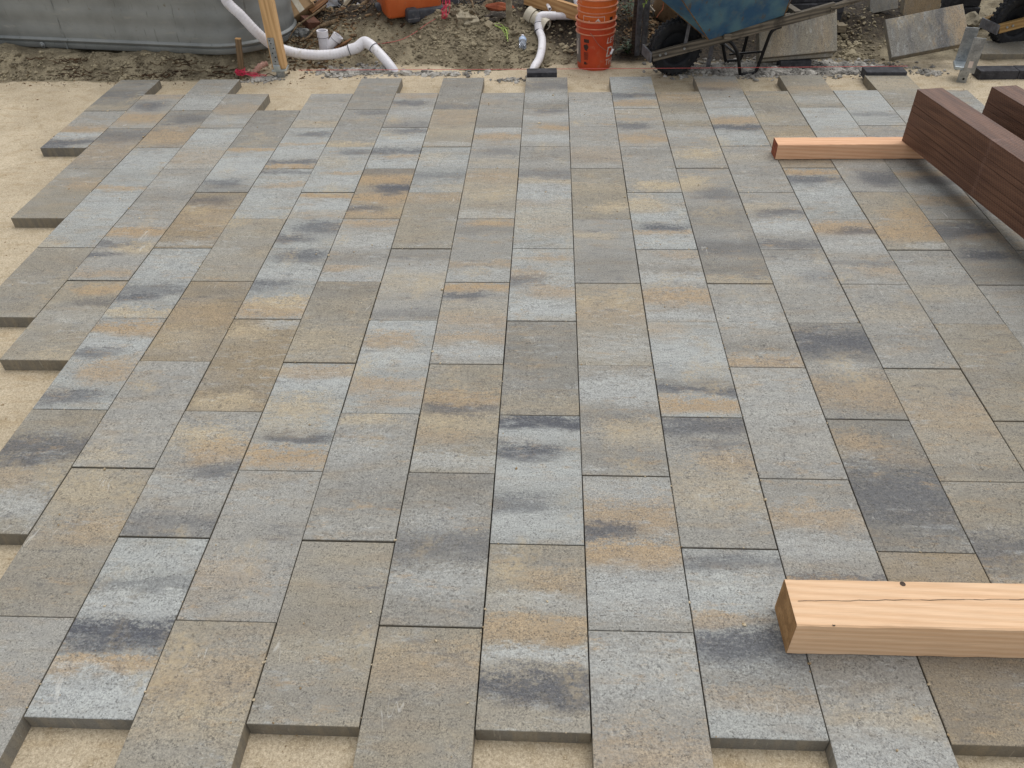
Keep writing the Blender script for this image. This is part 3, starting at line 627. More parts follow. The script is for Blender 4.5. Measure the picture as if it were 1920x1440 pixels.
# ------------------------------------------------------------------ galvanised stock tank on the bank
TZ = .062; tr = .47
ta = AZ(0, 86, TZ); tb = AZ(395, 103, TZ); tdir = (tb - ta).normalized(); tn = V((-tdir.y, tdir.x, 0))
ce = tb + tn * tr; cs = ce - tdir * 3.4
def oval(off, z, n=40):
    pts = []
    for i in range(n + 1):
        a = -math.pi / 2 + math.pi * i / n; pts.append(ce + tdir * math.cos(a) * (tr + off) + tn * math.sin(a) * (tr + off) + V((0, 0, z - ce.z)))
    for i in range(n + 1):
        a = math.pi / 2 + math.pi * i / n; pts.append(cs + tdir * math.cos(a) * (tr + off) + tn * math.sin(a) * (tr + off) + V((0, 0, z - ce.z)))
    return pts
def oval_sweep(prof, close=False):
    mb = MB(); vs = []; m = 82
    for off, z in prof: vs += oval(off, z)
    fs = [(i * m + k, i * m + (k + 1) % m, (i + 1) * m + (k + 1) % m, (i + 1) * m + k) for i in range(len(prof) - 1) for k in range(m)]
    return mb.add(vs, fs, True)
tank = thing('stock_tank', 'large oval galvanised steel stock tank standing on the dirt bank', 'tank', (ce + cs) / 2)
wall_prof = [(.004, TZ + .05)] + [(.006 + .0025 * math.sin(i * 1.1), TZ + .09 + i * .025) for i in range(22)] + [(.012, TZ + .66)]
wl = part('wall', oval_sweep(wall_prof + [(.004, TZ + .66), (.0, TZ + .3), (-.004, TZ + .02), (-.3, TZ + .018)]), M['tank'], tank)
part('base_rim', oval_sweep([(-.02, TZ), (-.002, TZ + .002), (.006, TZ + .012), (.006, TZ + .040), (.0, TZ + .046), (.004, TZ + .050), (.019, TZ + .060), (.022, TZ + .070), (.016, TZ + .080), (.004, TZ + .088)]), M['tank'], tank)
part('top_rim', oval_sweep([(.002, TZ + .645), (.020, TZ + .65), (.028, TZ + .665), (.020, TZ + .68), (.002, TZ + .682), (-.004, TZ + .665)]), M['tank'], tank)
def on_tank(px, py, off=.006):
    d = _ray(px, py); o = V(CAM); n = tn; p = tb - tn * off; t = (p - o).dot(n) / d.dot(n); return o + d * t
pl = on_tank(80, 84, .01)
dp = part('drain_plug', MB().lathe([(.0001, .016), (.010, .016), (.013, .012), (.013, 0)], pl, -tn, 16).lathe([(.013, .006), (.024, .004), (.024, -.008)], pl, -tn, 18), M['galv'], tank)
s0 = on_tank(127, 92, .007); s1 = on_tank(90, -60, .012); part('seam', MB().beam(s0, V((s0.x, s0.y, s0.z + .55)), .016, .003, tn), M['tank'], tank)
for px, py, ln in ((290, 35, .05), (315, 40, .04), (200, 40, .05), (140, 38, .04)):
    pass

# ------------------------------------------------------------------ post, bracket, stake
PY = .17
pb = AY(523, 133, PY); pz = AY(523, 130, PY).z
post = thing('wooden_post', 'upright pale timber post held in a galvanised strap bracket', 'post', V((pb.x, PY + .05, pz)))
o = bpy.data.objects.new('timber', mesh('timber', MB().box((0, 0, 1.15), (.098, .098, 2.3), None, .004), M['cedar_v'], (0, 0, 0))); COL.objects.link(o); o.parent = post; o.rotation_euler = (0, 0, .10)
fx, fy = pb.x, PY
st = part('strap', MB().box((fx - .012, fy - .004, pz + .105), (.048, .005, .25)), M['galv'], post)
for k, (dx, dz) in enumerate(((-.010, .21), (-.004, .19), (.008, .155), (-.006, .12), (.010, .09), (.002, .06))):
    part('screw', MB().lathe([(.0001, .004), (.004, .004), (.005, 0)], (fx - .012 + dx, fy - .0065, pz + dz), (0, -1, 0), 8), M['screw'], st)
part('seat', MB().box((fx, PY + .046, pz - .008), (.112, .112, .014), Matrix.Rotation(.10, 3, 'Z'), .002), M['galv_tape'], post)
part('clip', MB().box((fx - .006, fy - .011, pz + .012), (.052, .012, .042), None, .003), M['galv_tape'], post)
part('stem', MB().box((fx + .006, PY + .01, pz - .065), (.058, .03, .10), None, .003), M['galv'], post)
sb = HIT(453, 150); stk = thing('wooden_stake', 'short brown wooden stake beside the stock tank, pink string tied round it', 'stake', V((sb.x, sb.y + .02, -.07)))
o = bpy.data.objects.new('shaft', mesh('shaft', MB().box((0, 0, .15), (.040, .036, .30), None, .003), M['stake'], (0, 0, 0))); COL.objects.link(o); o.parent = stk; o.rotation_euler = (0, .13, .1)
o = bpy.data.objects.new('sawn_top', mesh('sawn_top', MB().box((0, 0, .3012), (.039, .035, .002)), M['cedar_y'], (0, 0, 0))); COL.objects.link(o); o.parent = stk; o.rotation_euler = (0, .13, .1)
def string_mb(pts, r=.0016, n=5): return MB().tube(spline(pts, 5), r, n)
# string tied between stake and rag
q = random.Random(21); sp = stk.location; mbs = MB()
for k in range(7):
    pts = []
    for i in range(12):
        a = i * .9 + k; rad = .026 + q.uniform(0, .012)
        pts.append(V((sp.x + math.cos(a) * rad, sp.y + math.sin(a) * rad, gz(sp.x, sp.y) + .05 + q.uniform(-.02, .03))))
    pts.append(V((sp.x + .10 + q.uniform(0, .12), sp.y - .03 + q.uniform(-.03, .06), gz(sp.x + .15, sp.y) + q.uniform(.004, .03))))
    mbs.tube(spline(pts, 4), .0022, 5)
single('pink_string', mbs, M['string_pink'], 'tangle of bright pink string wound round the short stake', 'string')
rg = HIT(490, 142); mb = MB()
pts = [HIT(472, 143) + V((0, 0, .012)), HIT(482, 139) + V((0, 0, .03)), HIT(492, 134) + V((0, 0, .045)), HIT(504, 131) + V((0, 0, .05))]
mb.tube(spline(pts, 6), [.010 + .012 * math.sin(i / 18 * 2.6) + .004 * math.sin(i * 1.9) for i in range(19)], 10)
single('rag', mb, M['skin_rag'], 'crumpled dusty pink rag between the stake and the wooden post', 'rag')
# taut setting-out line along the far edge of the paving
l0 = AY(560, 131.5, .135); l1 = AY(1702, 124, .115)
ml = MB().tube([l0 + (l1 - l0) * (i / 24) - V((0, 0, .004 * math.sin(math.pi * i / 24))) for i in range(25)], .0019, 6)
single('string_line', ml, M['string_faded'], 'taut faded pink mason line stretched along the far edge of the paving', 'string')
pts = [HIT(x, y) + V((0, 0, .012)) for x, y in ((600, 106), (640, 100), (690, 88), (720, 84), (750, 78), (775, 66), (800, 48), (820, 36), (838, 22))]
single('loose_string', string_mb(pts, .0022), M['string_faded'], 'loose faded pink string trailing up the dirt bank to the orange vacuum', 'string')

# ------------------------------------------------------------------ white drain pipes
def ring_radius(r, amp, k): return r + amp * (1 if k % 2 else -1)
wp = thing('drain_pipe', 'white ribbed drain hose passing behind the wooden post to an elbow', 'pipe', HIT(600, 112))
P1 = [ce + V((-.25, .0, .50)), ce + V((-.20, -.36, .76)), ce + V((-.14, -.56, .66)), AY(405, -40, .30), AY(425, 2, .30), AY(452, 29, .30), AY(480, 59, .31), AY(510, 84, .36), AY(550, 98, .42), AY(590, 103, .44), AY(630, 101, .45), AY(660, 92, .47)]
cp = spline(P1, 26); part('hose', MB().tube(cp, [.037 + .0005 * (1 if (k // 2) % 2 else -1) for k in range(len(cp))], 18), M['pvc'], wp)
e0 = P1[-1]; ed = (P1[-1] - P1[-2]).normalized(); eb = AY(683, 79, .50); e2 = AY(697, 86, .46); e3 = AY(735, 124, .33)
el = part('elbow', MB().tube(spline([e0 - ed * .02, e0 + ed * .04, eb, eb * .4 + e2 * .6 + V((0, 0, .004)), e2, e2 + (e3 - e2) * .12], 6), .041, 18), M['pvc'], wp)
part('collar', MB().tube([e0 - ed * .024, e0 - ed * .018], .0425, 18), M['pvc_dark'], el)
dd = (e3 - e2).normalized(); part('collar', MB().tube([e2 + dd * .022, e2 + dd * .028], .0425, 18), M['pvc_dark'], el)
part('outlet_pipe', MB().tube(spline([e2 + dd * .0, e2.lerp(e3, .5), e3 - V((0, 0, .02)), e3 + dd * .05 - V((0, 0, .06))], 6), .037, 18), M['pvc'], wp)

vp = thing('drain_pipe', 'white drain pipe bending from an elbow down to a black brick', 'pipe', HIT(1000, 126))
q0 = AY(1100, 31, 1.02); q1 = AY(1030, 29.5, .95); q2 = AY(1013, 31, .93); q3 = AY(1010, 45, .90); q4 = AY(1011, 58, .86)
part('side_pipe', MB().tube([q0, q1], .028, 18), M['pvc'], vp)
elb = part('elbow', MB().tube(spline([q1 + (q0 - q1).normalized() * .05, q1, q2, q3], 7), .033, 18), M['pvc'], vp)
part('coupling', MB().tube([q3, q4], [.036, .036], 18), M['pvc'], vp)
part('collar', MB().tube([q4, q4 + (q4 - q3).normalized() * .008], .0375, 18), M['pvc_dark'], elb)
part('collar', MB().tube([q3, q3 - (q4 - q3).normalized() * .004], .0368, 18), M['pvc_dark'], elb)
part('bent_pipe', MB().tube(spline([q4, AY(1016, 72, .75), AY(1016, 90, .58), AY(1011, 110, .40), AY(1002, 126, .24), AY(994, 140, .17) - V((0, 0, .03))], 8), .031, 18), M['pvc'], vp)

def wye(name, base, top, branch, r, mat, label, mark):
    base = V(base); top = V(top); branch = V(branch); root = thing(name, label, 'pipe fitting', base)
    d = (top - base).normalized(); part('barrel', MB().pipe(base, top, r * .94, r * .80), mat, root)
    b = part('hub', MB().pipe(top - d * r * 1.1, top + d * .004, r * 1.06, r * .88), mat, root)
    part('seam_line', MB().lathe([(r * .9, 0), (r * 1.065, 0), (r * 1.065, .003), (r * .9, .003)], top - d * r * 1.1, d, 24, True, True), mark, b)
    e = (branch - base).normalized(); st_ = base + (top - base) * .15
    part('branch', MB().pipe(st_, branch, r * .9, r * .78), mat, root)
    b = part('hub', MB().pipe(branch - e * r * 1.0, branch + e * .004, r * 1.02, r * .86), mat, root)
    part('seam_line', MB().lathe([(r * .9, 0), (r * 1.025, 0), (r * 1.025, .003), (r * .9, .003)], branch - e * r, e, 24, True, True), mark, b)
    return root
wb = HIT(609, 100); wb.z -= .02
wye('pipe_fitting', wb, AY(604, 58, wb.y + .0), AY(634, 67, wb.y + .03), .042, M['pvc'], 'white wye pipe fitting standing open in the dirt behind the ribbed hose', M['pvc_dark'])
wc = HIT(1028, 57); wc = AY(1026, 56, wc.y) + V((0, 0, .03))
wye('pipe_fitting', wc, AY(990, 25, wc.y + .10), AY(1027, 38, wc.y + .22), .055, M['pvc_old'], 'cream coloured wye pipe fitting lying behind the white elbow', M['pvc_dirty'])
g = HIT(955, 41); gp = thing('dirty_pipe', 'muddy grey pipe with a collar standing upright in the dirt', 'pipe', g)
part('pipe', MB().pipe(g - V((0, 0, .05)), g + V((0, 0, .6)), .026, .022), M['pvc_dirty'], gp)
part('collar', MB().pipe(g - V((0, 0, .02)), g + V((0, 0, .045)), .031, .0262), M['pvc_dirty'], gp); part('collar', MB().pipe(g + V((0, 0, .17)), g + V((0, 0, .24)), .031, .0262), M['pvc_dirty'], gp)
for (a, b, Ya, Yb, r, lab, mt) in (((1017, -12), (1031, 17), 1.25, .98, .014, 'thin white pipe stub resting on the pale leaning board', 'pvc'), ((1078, -20), (1086, 25), 1.35, 1.22, .030, 'white pipe standing behind the orange buckets', 'pvc'),
                                  ((1060, -10), (1055, 14), 1.5, 1.4, .034, 'short muddy pipe behind the pale leaning board', 'pvc_dirty'), ((645, -20), (649, 18), 1.4, 1.3, .013, 'thin cream pipe standing behind the brown board', 'pvc_old'), ((650, 22), (618, 45), 1.25, 1.05, .033, 'white pipe end half buried under the thick branch', 'pvc')):
    single('pipe_piece', MB().pipe(AY(*a, Ya), AY(*b, Yb), r, r * .82), M[mt], lab, 'pipe')
single('pipe_elbow', MB().tube(spline([AY(676, 8, 1.3), AY(672, 20, 1.28), AY(680, 24, 1.24), AY(690, 28, 1.2), AY(690, 36, 1.18)], 6), .030, 14), M['pvc'], 'small white pipe elbow beside the dark leaning plank', 'pipe fitting')
bd0 = AY(985, -6, 1.18); bd1 = AY(1091, 27, .90)
o = along(bd0, bd1, .040, .11, 'leaning_board', M['cedar_y'], None); tag(o, 'pale sawn board sloping down towards the orange buckets', 'board')

# ------------------------------------------------------------------ black bricks and loose slabs
def slab(corner, right, up, w, h, th, spec, name, label, cat, mat=None, group=None):
    """paver standing with its face towards -normal; corner is the bottom left of the face"""
    x = V(right).normalized(); y = (V(up) - x * V(up).dot(x)).normalized(); z = x.cross(y)
    me_ = paver_mesh('slab', h / 2, w / 2, th, .003) if False else None
    root_m = Matrix((y, -x, z)).transposed().to_4x4()
    hx, hy = h / 2, w / 2; b = .003; vs = []
    for zz, i in ((-th, 0), (-b, 0), (0, b)): vs += [(-hx + i, -hy + i, zz), (hx - i, -hy + i, zz), (hx - i, hy - i, zz), (-hx + i, hy - i, zz)]
    fs = [(3, 2, 1, 0), (8, 9, 10, 11)]
    for k in (0, 4): fs += [(k + a, k + (a + 1) % 4, k + 4 + (a + 1) % 4, k + 4 + a) for a in range(4)]
    me_ = bpy.data.meshes.new(name); me_.from_pydata(vs, [], fs); me_.update(); me_.materials.append(mat or M['paver'])
    o = bpy.data.objects.new(name, me_); COL.objects.link(o); root_m.translation = V(corner) + x * w / 2 + y * h / 2; o.matrix_basis = root_m
    if spec: set_bands(o, spec)
    return tag(o, label, cat, group)
def lean_slab(bl, br, Y, lean, spec, name, label, w=.60, h=.30, th=.06, skew=0.0):
    a = AY(*bl, Y); b = AY(*br, Y); x = (b - a).normalized(); up = V((skew, math.sin(lean), math.cos(lean)))
    return slab(a, x, up, w, h, th, spec, name, label, 'slab')
lean_slab((1424, 109), (1563, 96), .30, .55, "w T.28/.12*.35 D.5*.2 T.8/.1@.4*.4 W.1*.2", 'loose_paver', 'warm grey paver slab leaning back under the old wheelbarrow handle', w=.565)
lean_slab((1421, 116), (1557, 106), .33, .55, "w W.3*.3", 'loose_paver', 'second slab hidden behind the slab under the wheelbarrow handle', w=.55)
lean_slab((1672, 108), (1806, 82), .30, .78, "d K.3/.05@.4*.6 K.66/.07*.9 T.88/.14*.8 D.45/.3*.5 D.1*.4", 'loose_paver', 'grey, charcoal and tan paver slab leaning beside the gravel', w=.545, skew=-.09)
tp = HIT(1690, 36); lean_slab((1690, 46), (1756, 42), tp.y + .12, .25, "t T.5/.5*.8", 'loose_paver', 'plain tan block standing behind the leaning charcoal and tan slab', .30, .30, .08)
lean_slab((1632, 26), (1672, 18), 1.30, .35, "d D.4*.3", 'loose_paver', 'small grey slab leaning by the dark blocks behind the wheelbarrow handles', .22, .28, .06)
def brick(px, py, top, yaw, size, label, group='charcoal bricks lying about', tilt=0.0):
    p = AZ(px, py, top); R = Matrix.Rotation(yaw, 3, 'Z') @ Matrix.Rotation(tilt, 3, 'Y')
    return single('black_brick', MB().box(p - V((0, 0, size[2] / 2)), size, R, .003), M['brick_black'], label, 'brick', group)
brick(1016, 132, .022, .03, (.222, .10, .06), 'charcoal brick lying at the foot of the white bent pipe')
brick(1659, 130, .022, -.02, (.285, .12, .06), 'broad charcoal block lying just behind a paver near the slab', )
brick(1490, 111, .002, .10, (.235, .09, .07), 'charcoal brick in the gravel under the leaning slab')
brick(1869, 128, .004, 0.0, (.272, .115, .062), 'charcoal edging brick next to the galvanised bracket')
o = single('black_brick', MB().box(AZ(1869, 128, .004) + V((.277, .004, -.031)), (.272, .115, .062), None, .003), M['brick_black'], 'charcoal edging brick, second from the galvanised bracket', 'brick', 'charcoal bricks lying about')
k0 = HIT(1838, 112); slab(V((k0.x, k0.y, -.02)), (1, -.02, 0), (0, 1, .02), .75, .30, .06, "w D.4*.3", 'loose_paver', 'flat grey slab lying behind the row of charcoal edging bricks', 'slab')
q = random.Random(4)
for i, (px, py, n_, lab) in enumerate(((1497, 42, 3, 'charcoal block in the pile behind the blue wheelbarrow tray'), (1548, 40, 3, 'charcoal block in the pile beside the wheelbarrow handle'), (1800, 30, 3, 'charcoal block stacked behind the tan block'))):
    p = HIT(px, py)
    for k in range(n_):
        single('black_block', MB().box(p + V((q.uniform(-.02, .02), .08 + q.uniform(-.02, .02), .03 + .075 * k)), (.27, .16, .072), Matrix.Rotation(q.uniform(-.15, .15), 3, 'Z'), .004), M['brick_black'],
               lab + (', lowest of its pile', ', middle of its pile', ', topmost of its pile')[k], 'block', 'charcoal blocks piled at the back')
p = HIT(1573, 60); single('wood_offcut', MB().box(p + V((0, 0, .035)), (.07, .09, .055), Matrix.Rotation(.1, 3, 'Z'), .003), M['greywood'], 'small grey wood offcut beside the leaning slab', 'wood')
p = HIT(1833, 45); single('stone', MB().rock(p + V((-.04, 0, .02)), .10, 5, .6, 3), M['concrete'], 'rough broken stone between the leaning slab and the second wheelbarrow', 'stone')

# ------------------------------------------------------------------ galvanised post bracket standing in the sand
g0 = AZ(1803, 151, -.045); br = thing('post_bracket', 'galvanised steel post bracket standing empty in the sand', 'bracket', V((g0.x, g0.y, -.06)))
ra = Matrix.Rotation(-.30, 3, 'Z'); gx0 = V((g0.x, g0.y, 0))
def lp(x, y, z): return gx0 + ra @ V((x, y, z))
sz = .035
part('stem', MB().box(lp(.0, .0, -.02), (.065, .006, .10), ra, .001), M['galv'], br)
part('seat', MB().box(lp(-.005, .075, sz), (.135, .14, .022), ra, .003), M['galv_tape'], br)
sp_ = part('side_plate', MB().box(lp(.025, .0, sz + .095), (.078, .005, .24), ra, .001), M['galv'], br)
part('side_plate', MB().box(lp(-.02, .148, sz + .115), (.088, .005, .25), ra, .001), M['galv'], br)
part('sticker', MB().box(lp(.022, -.0035, sz + .035), (.028, .001, .045), ra), M['white_print'], sp_)
part('bolt_hole', MB().lathe([(.0001, .0008), (.008, .0008), (.008, 0)], lp(.008, -.0036, -.032), ra @ V((0, -1, 0)), 12), M['screw'], sp_)

# ------------------------------------------------------------------ stacked orange buckets
bc = AZ(1115, 130, -.055) + V((0, .115, 0)); BZ = gz(bc.x, bc.y) - .004; bc = V((bc.x, bc.y, BZ))
def bucket(c, body, label):
    root = thing('bucket', label, 'bucket', c, 'orange buckets nested in a stack')
    c = V(c); H = .365; r0, r1 = .128, .149
    rr = lambda z: r0 + (r1 - r0) * z / H
    prof = [(.0001, .004), (r0 - .012, .004), (r0 - .003, .0), (r0, .006)] + [(rr(z), z) for z in (.06, .12, .18, .24, .27)] + [(rr(.29), .288)]
    part('body', MB().lathe(prof + [(rr(H) , H), (rr(H) - .003, H), (rr(.2) - .003, .2), (r0 - .003, .01), (.0001, .01)], c, (0, 0, 1), 56), body, root)
    for z, e in ((.272, .007), (.315, .008)):
        part('rib', MB().lathe([(rr(z) - .001, z - .004), (rr(z) + e, z - .003), (rr(z) + e, z + .002), (rr(z) - .001, z + .004)], c, (0, 0, 1), 56), M['bucket_rim'], root)
    part('rim', MB().lathe([(rr(H) - .005, H - .006), (rr(H) + .006, H - .008), (rr(H) + .007, H), (rr(H) + .002, H + .004), (rr(H) - .005, H + .002)], c, (0, 0, 1), 56, True, True), M['bucket_rim'], root)
    return root, rr
lowb, rr = bucket(bc, M['bucket_low'], 'lower red orange bucket of the stack, printed with white lettering')
uc = bc + V((.004, .004, .150)); upb, _ = bucket(uc, M['bucket_top'], 'upper bright orange bucket nested in the red orange bucket')
part('stained_lining', MB().lathe([(.146, .363), (.1385, .20), (.132, .06), (.0001, .058)], uc, (0, 0, 1), 48), M['bucket_in'], upb)
camdir = math.atan2(CAM[1] - bc.y, CAM[0] - bc.x)
def wrap(mb2d, c, mat, parent, name, off=.0016):
    """flat print (angle arc length, height) wrapped on a bucket"""
    mb = MB(); c = V(c)
    mb.add([c + V((math.cos(camdir + a / .14) * (rr(z) + off), math.sin(camdir + a / .14) * (rr(z) + off), z)) for a, z, _ in mb2d.v], mb2d.f)
    return part(name, mb, mat, parent)
def grid2d(a0, z0, a1, z1, n=8):
    m = MB(); vs = [(a0 + (a1 - a0) * i / n, z, 0) for z in (z0, z1) for i in range(n + 1)]
    return m.add(vs, [(i, i + 1, n + 2 + i, n + 1 + i) for i in range(n)])
def text2d(txt, size, a, z, shear=.15):
    cu = bpy.data.curves.new('lettering', 'FONT'); cu.body = txt; cu.size = size; cu.shear = shear; cu.fill_mode = 'FRONT'; cu.offset = size * .002
    ob = bpy.data.objects.new('lettering', cu); COL.objects.link(ob); dg = bpy.context.evaluated_depsgraph_get()
    me_ = ob.evaluated_get(dg).to_mesh(); bm = bmesh.new(); bm.from_mesh(me_); bmesh.ops.triangulate(bm, faces=bm.faces[:])
    bmesh.ops.subdivide_edges(bm, edges=[e for e in bm.edges if e.calc_length() > size * .3], cuts=1); bm.verts.index_update()
    m = MB().add([(q.co.x + a, q.co.y + z, 0) for q in bm.verts], [[q.index for q in f.verts] for f in bm.faces]); bm.free()
    bpy.data.objects.remove(ob); bpy.data.curves.remove(cu); return m
wrap(text2d("LET'S", .060, .090, .205), bc, M['white_print'], lowb, 'lettering'); wrap(text2d("DO", .105, .090, .105), bc, M['white_print'], lowb, 'lettering'); wrap(text2d("THIS.", .060, .090, .045), bc, M['white_print'], lowb, 'lettering')
wrap(grid2d(-.205, .055, -.125, .265), bc, M['grey_print'], lowb, 'grey_panel')
m = MB().add([(-.185, .20, 0), (-.145, .235, 0), (-.150, .20, 0), (-.160, .11, 0), (-.185, .11, 0)], [(0, 1, 2, 3, 4)]); wrap(m, bc, M['white_print'], lowb, 'panel_mark', .0026)
q = random.Random(9)
wrap(grid2d(-.088, .215, -.046, .240), bc, M['black_print'], lowb, 'print_block')
m = MB(); pts = [(-.070 + .020 * math.cos(a) * (1 + .2 * math.sin(3 * a)), .180 + .024 * math.sin(a) * (1 + .15 * math.cos(5 * a)), 0) for a in [i * math.pi / 8 for i in range(16)]]; m.add(pts, [tuple(range(16))]); wrap(m, bc, M['black_print'], lowb, 'print_emblem')
for z in np.arange(.088, .145, .0085):
    m = MB()
    a = -.088
    while a < -.052:
        w_ = q.uniform(.004, .010); mm = grid2d(a, z, min(a + w_, -.05), z + .005, 1); m.add(mm.v, mm.f); a += w_ + .0025
    wrap(m, bc, M['black_print'], lowb, 'print_line')
wrap(grid2d(-.086, .052, -.066, .072, 3), bc, M['black_print'], lowb, 'print_block'); wrap(grid2d(-.063, .054, -.056, .066, 2), bc, M['black_print'], lowb, 'print_block')
for a0, z0, a1, z1 in ((-.105, .248, .060, .251), (-.105, .20, -.102, .25), (.057, .20, .060, .25)): wrap(grid2d(a0, z0, a1, z1, 14), uc, M['white_print'], upb, 'print_frame')
for a, s in ((-.055, .016), (.012, .032)):
    m = MB().add([(a - s, .205, 0), (a, .205 + s * 1.1, 0), (a + s * .8, .205, 0)], [(0, 1, 2)]); wrap(m, uc, M['white_print'], upb, 'print_triangle')
wrap(grid2d(.105, .212, .135, .24, 3), uc, M['black_print'], upb, 'print_block')
ang = lambda a, z, off: bc + V((math.cos(camdir + a) * (rr(z) + off), math.sin(camdir + a) * (rr(z) + off), z))
hw = [ang(-.25, .29, .006), ang(-.1, .265, .010), ang(.15, .215, .015), ang(.45, .175, .018), ang(.8, .145, .02), ang(1.15, .14, .02), ang(1.5, .17, .015), ang(1.9, .25, .01), ang(2.1, .285, .006)]
hd = part('handle', MB().tube(spline(hw, 6), .0016, 6), M['wire'], lowb)
part('grip', MB().tube([ang(.86, .128, .024), ang(1.02, .158, .024)], .0085, 10), M['pvc'], hd)

# ------------------------------------------------------------------ wheelbarrows
def wheelbarrow(label, loc, rotz, handle_mat, tray_mat):
    root = thing('wheelbarrow', label, 'wheelbarrow', loc, None, rotz)
    R = .195; hwid = .046; c = V((0, 0, R)); ax = (0, 1, 0)
    wh = part('wheel', MB().lathe([(R - .062, -hwid * .75), (R - .03, -hwid), (R - .014, -hwid * .92), (R - .004, -hwid * .55), (R - .002, 0), (R - .004, hwid * .55), (R - .014, hwid * .92), (R - .03, hwid), (R - .062, hwid * .75)], c, ax, 64), M['rubber'], root, True)
    mb = MB(); nl = 34
    for i in range(nl):
        for sgn in (-1, 1):
            a = 2 * math.pi * (i + (.5 if sgn > 0 else 0)) / nl; u = V((math.cos(a), 0, math.sin(a))); t = V((-math.sin(a), 0, math.cos(a)))
            mb.box(c + u * (R - .012) + V((0, sgn * hwid * .70, 0)), (.018, .036, .017), Matrix((u, V((0, 1, 0)), t)).transposed())
            mb.box(c + u * (R - .003) + V((0, sgn * hwid * .18, 0)), (.010, .013, .017), Matrix((u, V((0, 1, 0)), t)).transposed())
    part('tread', mb, M['rubber'], wh, True)
    part('rim', MB().lathe([(R - .06, -.036), (R - .075, -.034), (R - .088, -.020), (.03, -.016), (.022, -.045), (.0001, -.047)], c, ax, 40).lathe([(R - .06, .036), (R - .075, .034), (R - .088, .020), (.03, .016), (.022, .045), (.0001, .047)], c, ax, 40), M['rim'], wh, True)
    part('axle', MB().tube([c + V((0, -.115, 0)), c + V((0, .115, 0))], .009, 10), M['steel_black'], root, True)
    def hp(x, s): return V((x, s * (.085 + (x + .2) * .135), .165 + (x + .2) * .245))
    for s in (-1, 1):
        h = along(hp(-.2, s), hp(1.05, s), .036, .066, 'handle', handle_mat, None, .004); h.parent = root
        part('grip', MB().tube(spline([hp(1.02, s), hp(1.12, s) + V((0, 0, .006)), hp(1.25, s) + V((0, 0, .016)), hp(1.40, s) + V((0, 0, .022))], 5), [.030] + [.021] * 14 + [.018], 12), handle_mat, h, True).matrix_basis = h.matrix_basis.inverted()
        part('axle_clamp', MB().beam(hp(0, s) - V((0, 0, .05)), hp(0, s) + V((0, 0, -.02)), .05, .018, (0, 1, 0)), M['steel_black'], root, True)
        part('brace', MB().beam(hp(.03, s) + V((0, 0, .03)), hp(.03, s) + V((.02, s * .0, .24)), .024, .005, (0, 1, 0)), M['steel_dark'], root, True)
        fo = lambda x: V((x, s * .15, .012))
        part('leg', MB().tube(spline([hp(.28, s) - V((0, 0, .038)), hp(.35, s) - V((0, s * .01, .045)), V((.42, s * .16, .17)), fo(.475), fo(.50), fo(.57), fo(.60) + V((0, 0, .03)), V((.625, s * .165, .2)), hp(.64, s) - V((0, 0, .05)), hp(.70, s) - V((0, 0, .036))], 6), .0125, 10), M['steel_black'], root, True)
    part('leg_brace', MB().tube([V((.43, -.16, .15)), V((.43, .16, .15))], .009, 8), M['steel_black'], root, True)
    part('leg_brace', MB().tube([V((.62, -.165, .17)), V((.50, .15, .06))], .008, 8), M['steel_black'], root, True)
    part('nose_bar', MB().beam(hp(-.205, -1) + V((-.01, -.02, 0)), hp(-.205, 1) + V((-.01, .02, 0)), .012, .07), M['steel_dark'], root, True)
    sl_ = .245
    def tp(x, y, w): return V((x - w * .23, y, .165 + (x + .2) * .245 + .036 + w))      # tray frame follows the handles
    x0, x1, yb = .17, .71, .20
    bot = [tp(x0, -yb, 0), tp(x1, -yb, 0), tp(x1, yb, 0), tp(x0, yb, 0)]
    hgt = .40; X0, X1, YB = -.16, .90, .36; k = .11
    top = [tp(X0 + k, -YB, hgt), tp(X1 - k, -YB, hgt), tp(X1, -YB + k, hgt), tp(X1, YB - k, hgt), tp(X1 - k, YB, hgt), tp(X0 + k, YB, hgt), tp(X0, YB - k, hgt), tp(X0, -YB + k, hgt)]
    f = [(0, 1, 2, 3), (0, 4, 5, 1), (1, 5, 6), (1, 6, 7, 2), (2, 7, 8), (2, 8, 9, 3), (3, 9, 10), (3, 10, 11, 0), (0, 11, 4)]
    inn = [p + V((0, 0, .004)) for p in bot] + [p.lerp(sum(top, V()) / 8, .012) for p in top]
    tr_ = part('tray', MB().add(bot + top, f).add(inn, [q_[::-1] for q_ in f]), tray_mat, root, True)
    part('tray_rim', MB().tube(top + [top[0], top[1]], .010, 8), tray_mat, tr_, True)
    for a, b in ((0, 4), (0, 11), (1, 5), (1, 6), (2, 7), (2, 8), (3, 9), (3, 10)):
        allp = bot + top; part('folded_edge', MB().tube([allp[a], allp[b]], .0035, 6), M['rust'] if a in (0, 1) else tray_mat, tr_, True)
    for x in (.3, .8): part('tray_support', MB().beam(tp(x, -yb - .02, -.012), tp(x, yb + .02, -.012), .05, .03), handle_mat, root, True)
    for x in (-.15, -.11, .02): part('bolt', MB().lathe([(.0001, .006), (.008, .006), (.010, 0)], hp(x, -1) + V((0, -.018, .004)), (0, -1, 0), 8), M['galv'], root, True)
    return root
w0 = AZ(1262, 140.5, -.058); wheelbarrow('old blue wheelbarrow with a scuffed tray and black wheel, parked beside the orange buckets', V((w0.x, w0.y + .035, -.062)), .20, M['handlewood'], M['tray'])
w1 = AZ(1893, 82, -.03); w1 = V((w1.x, w1.y + .035, gz(w1.x, w1.y) - .004)); wheelbarrow('wheelbarrow with yellow wooden handles behind the charcoal edging bricks', w1, .22, M['handlewood2'], M['steel_dark'])
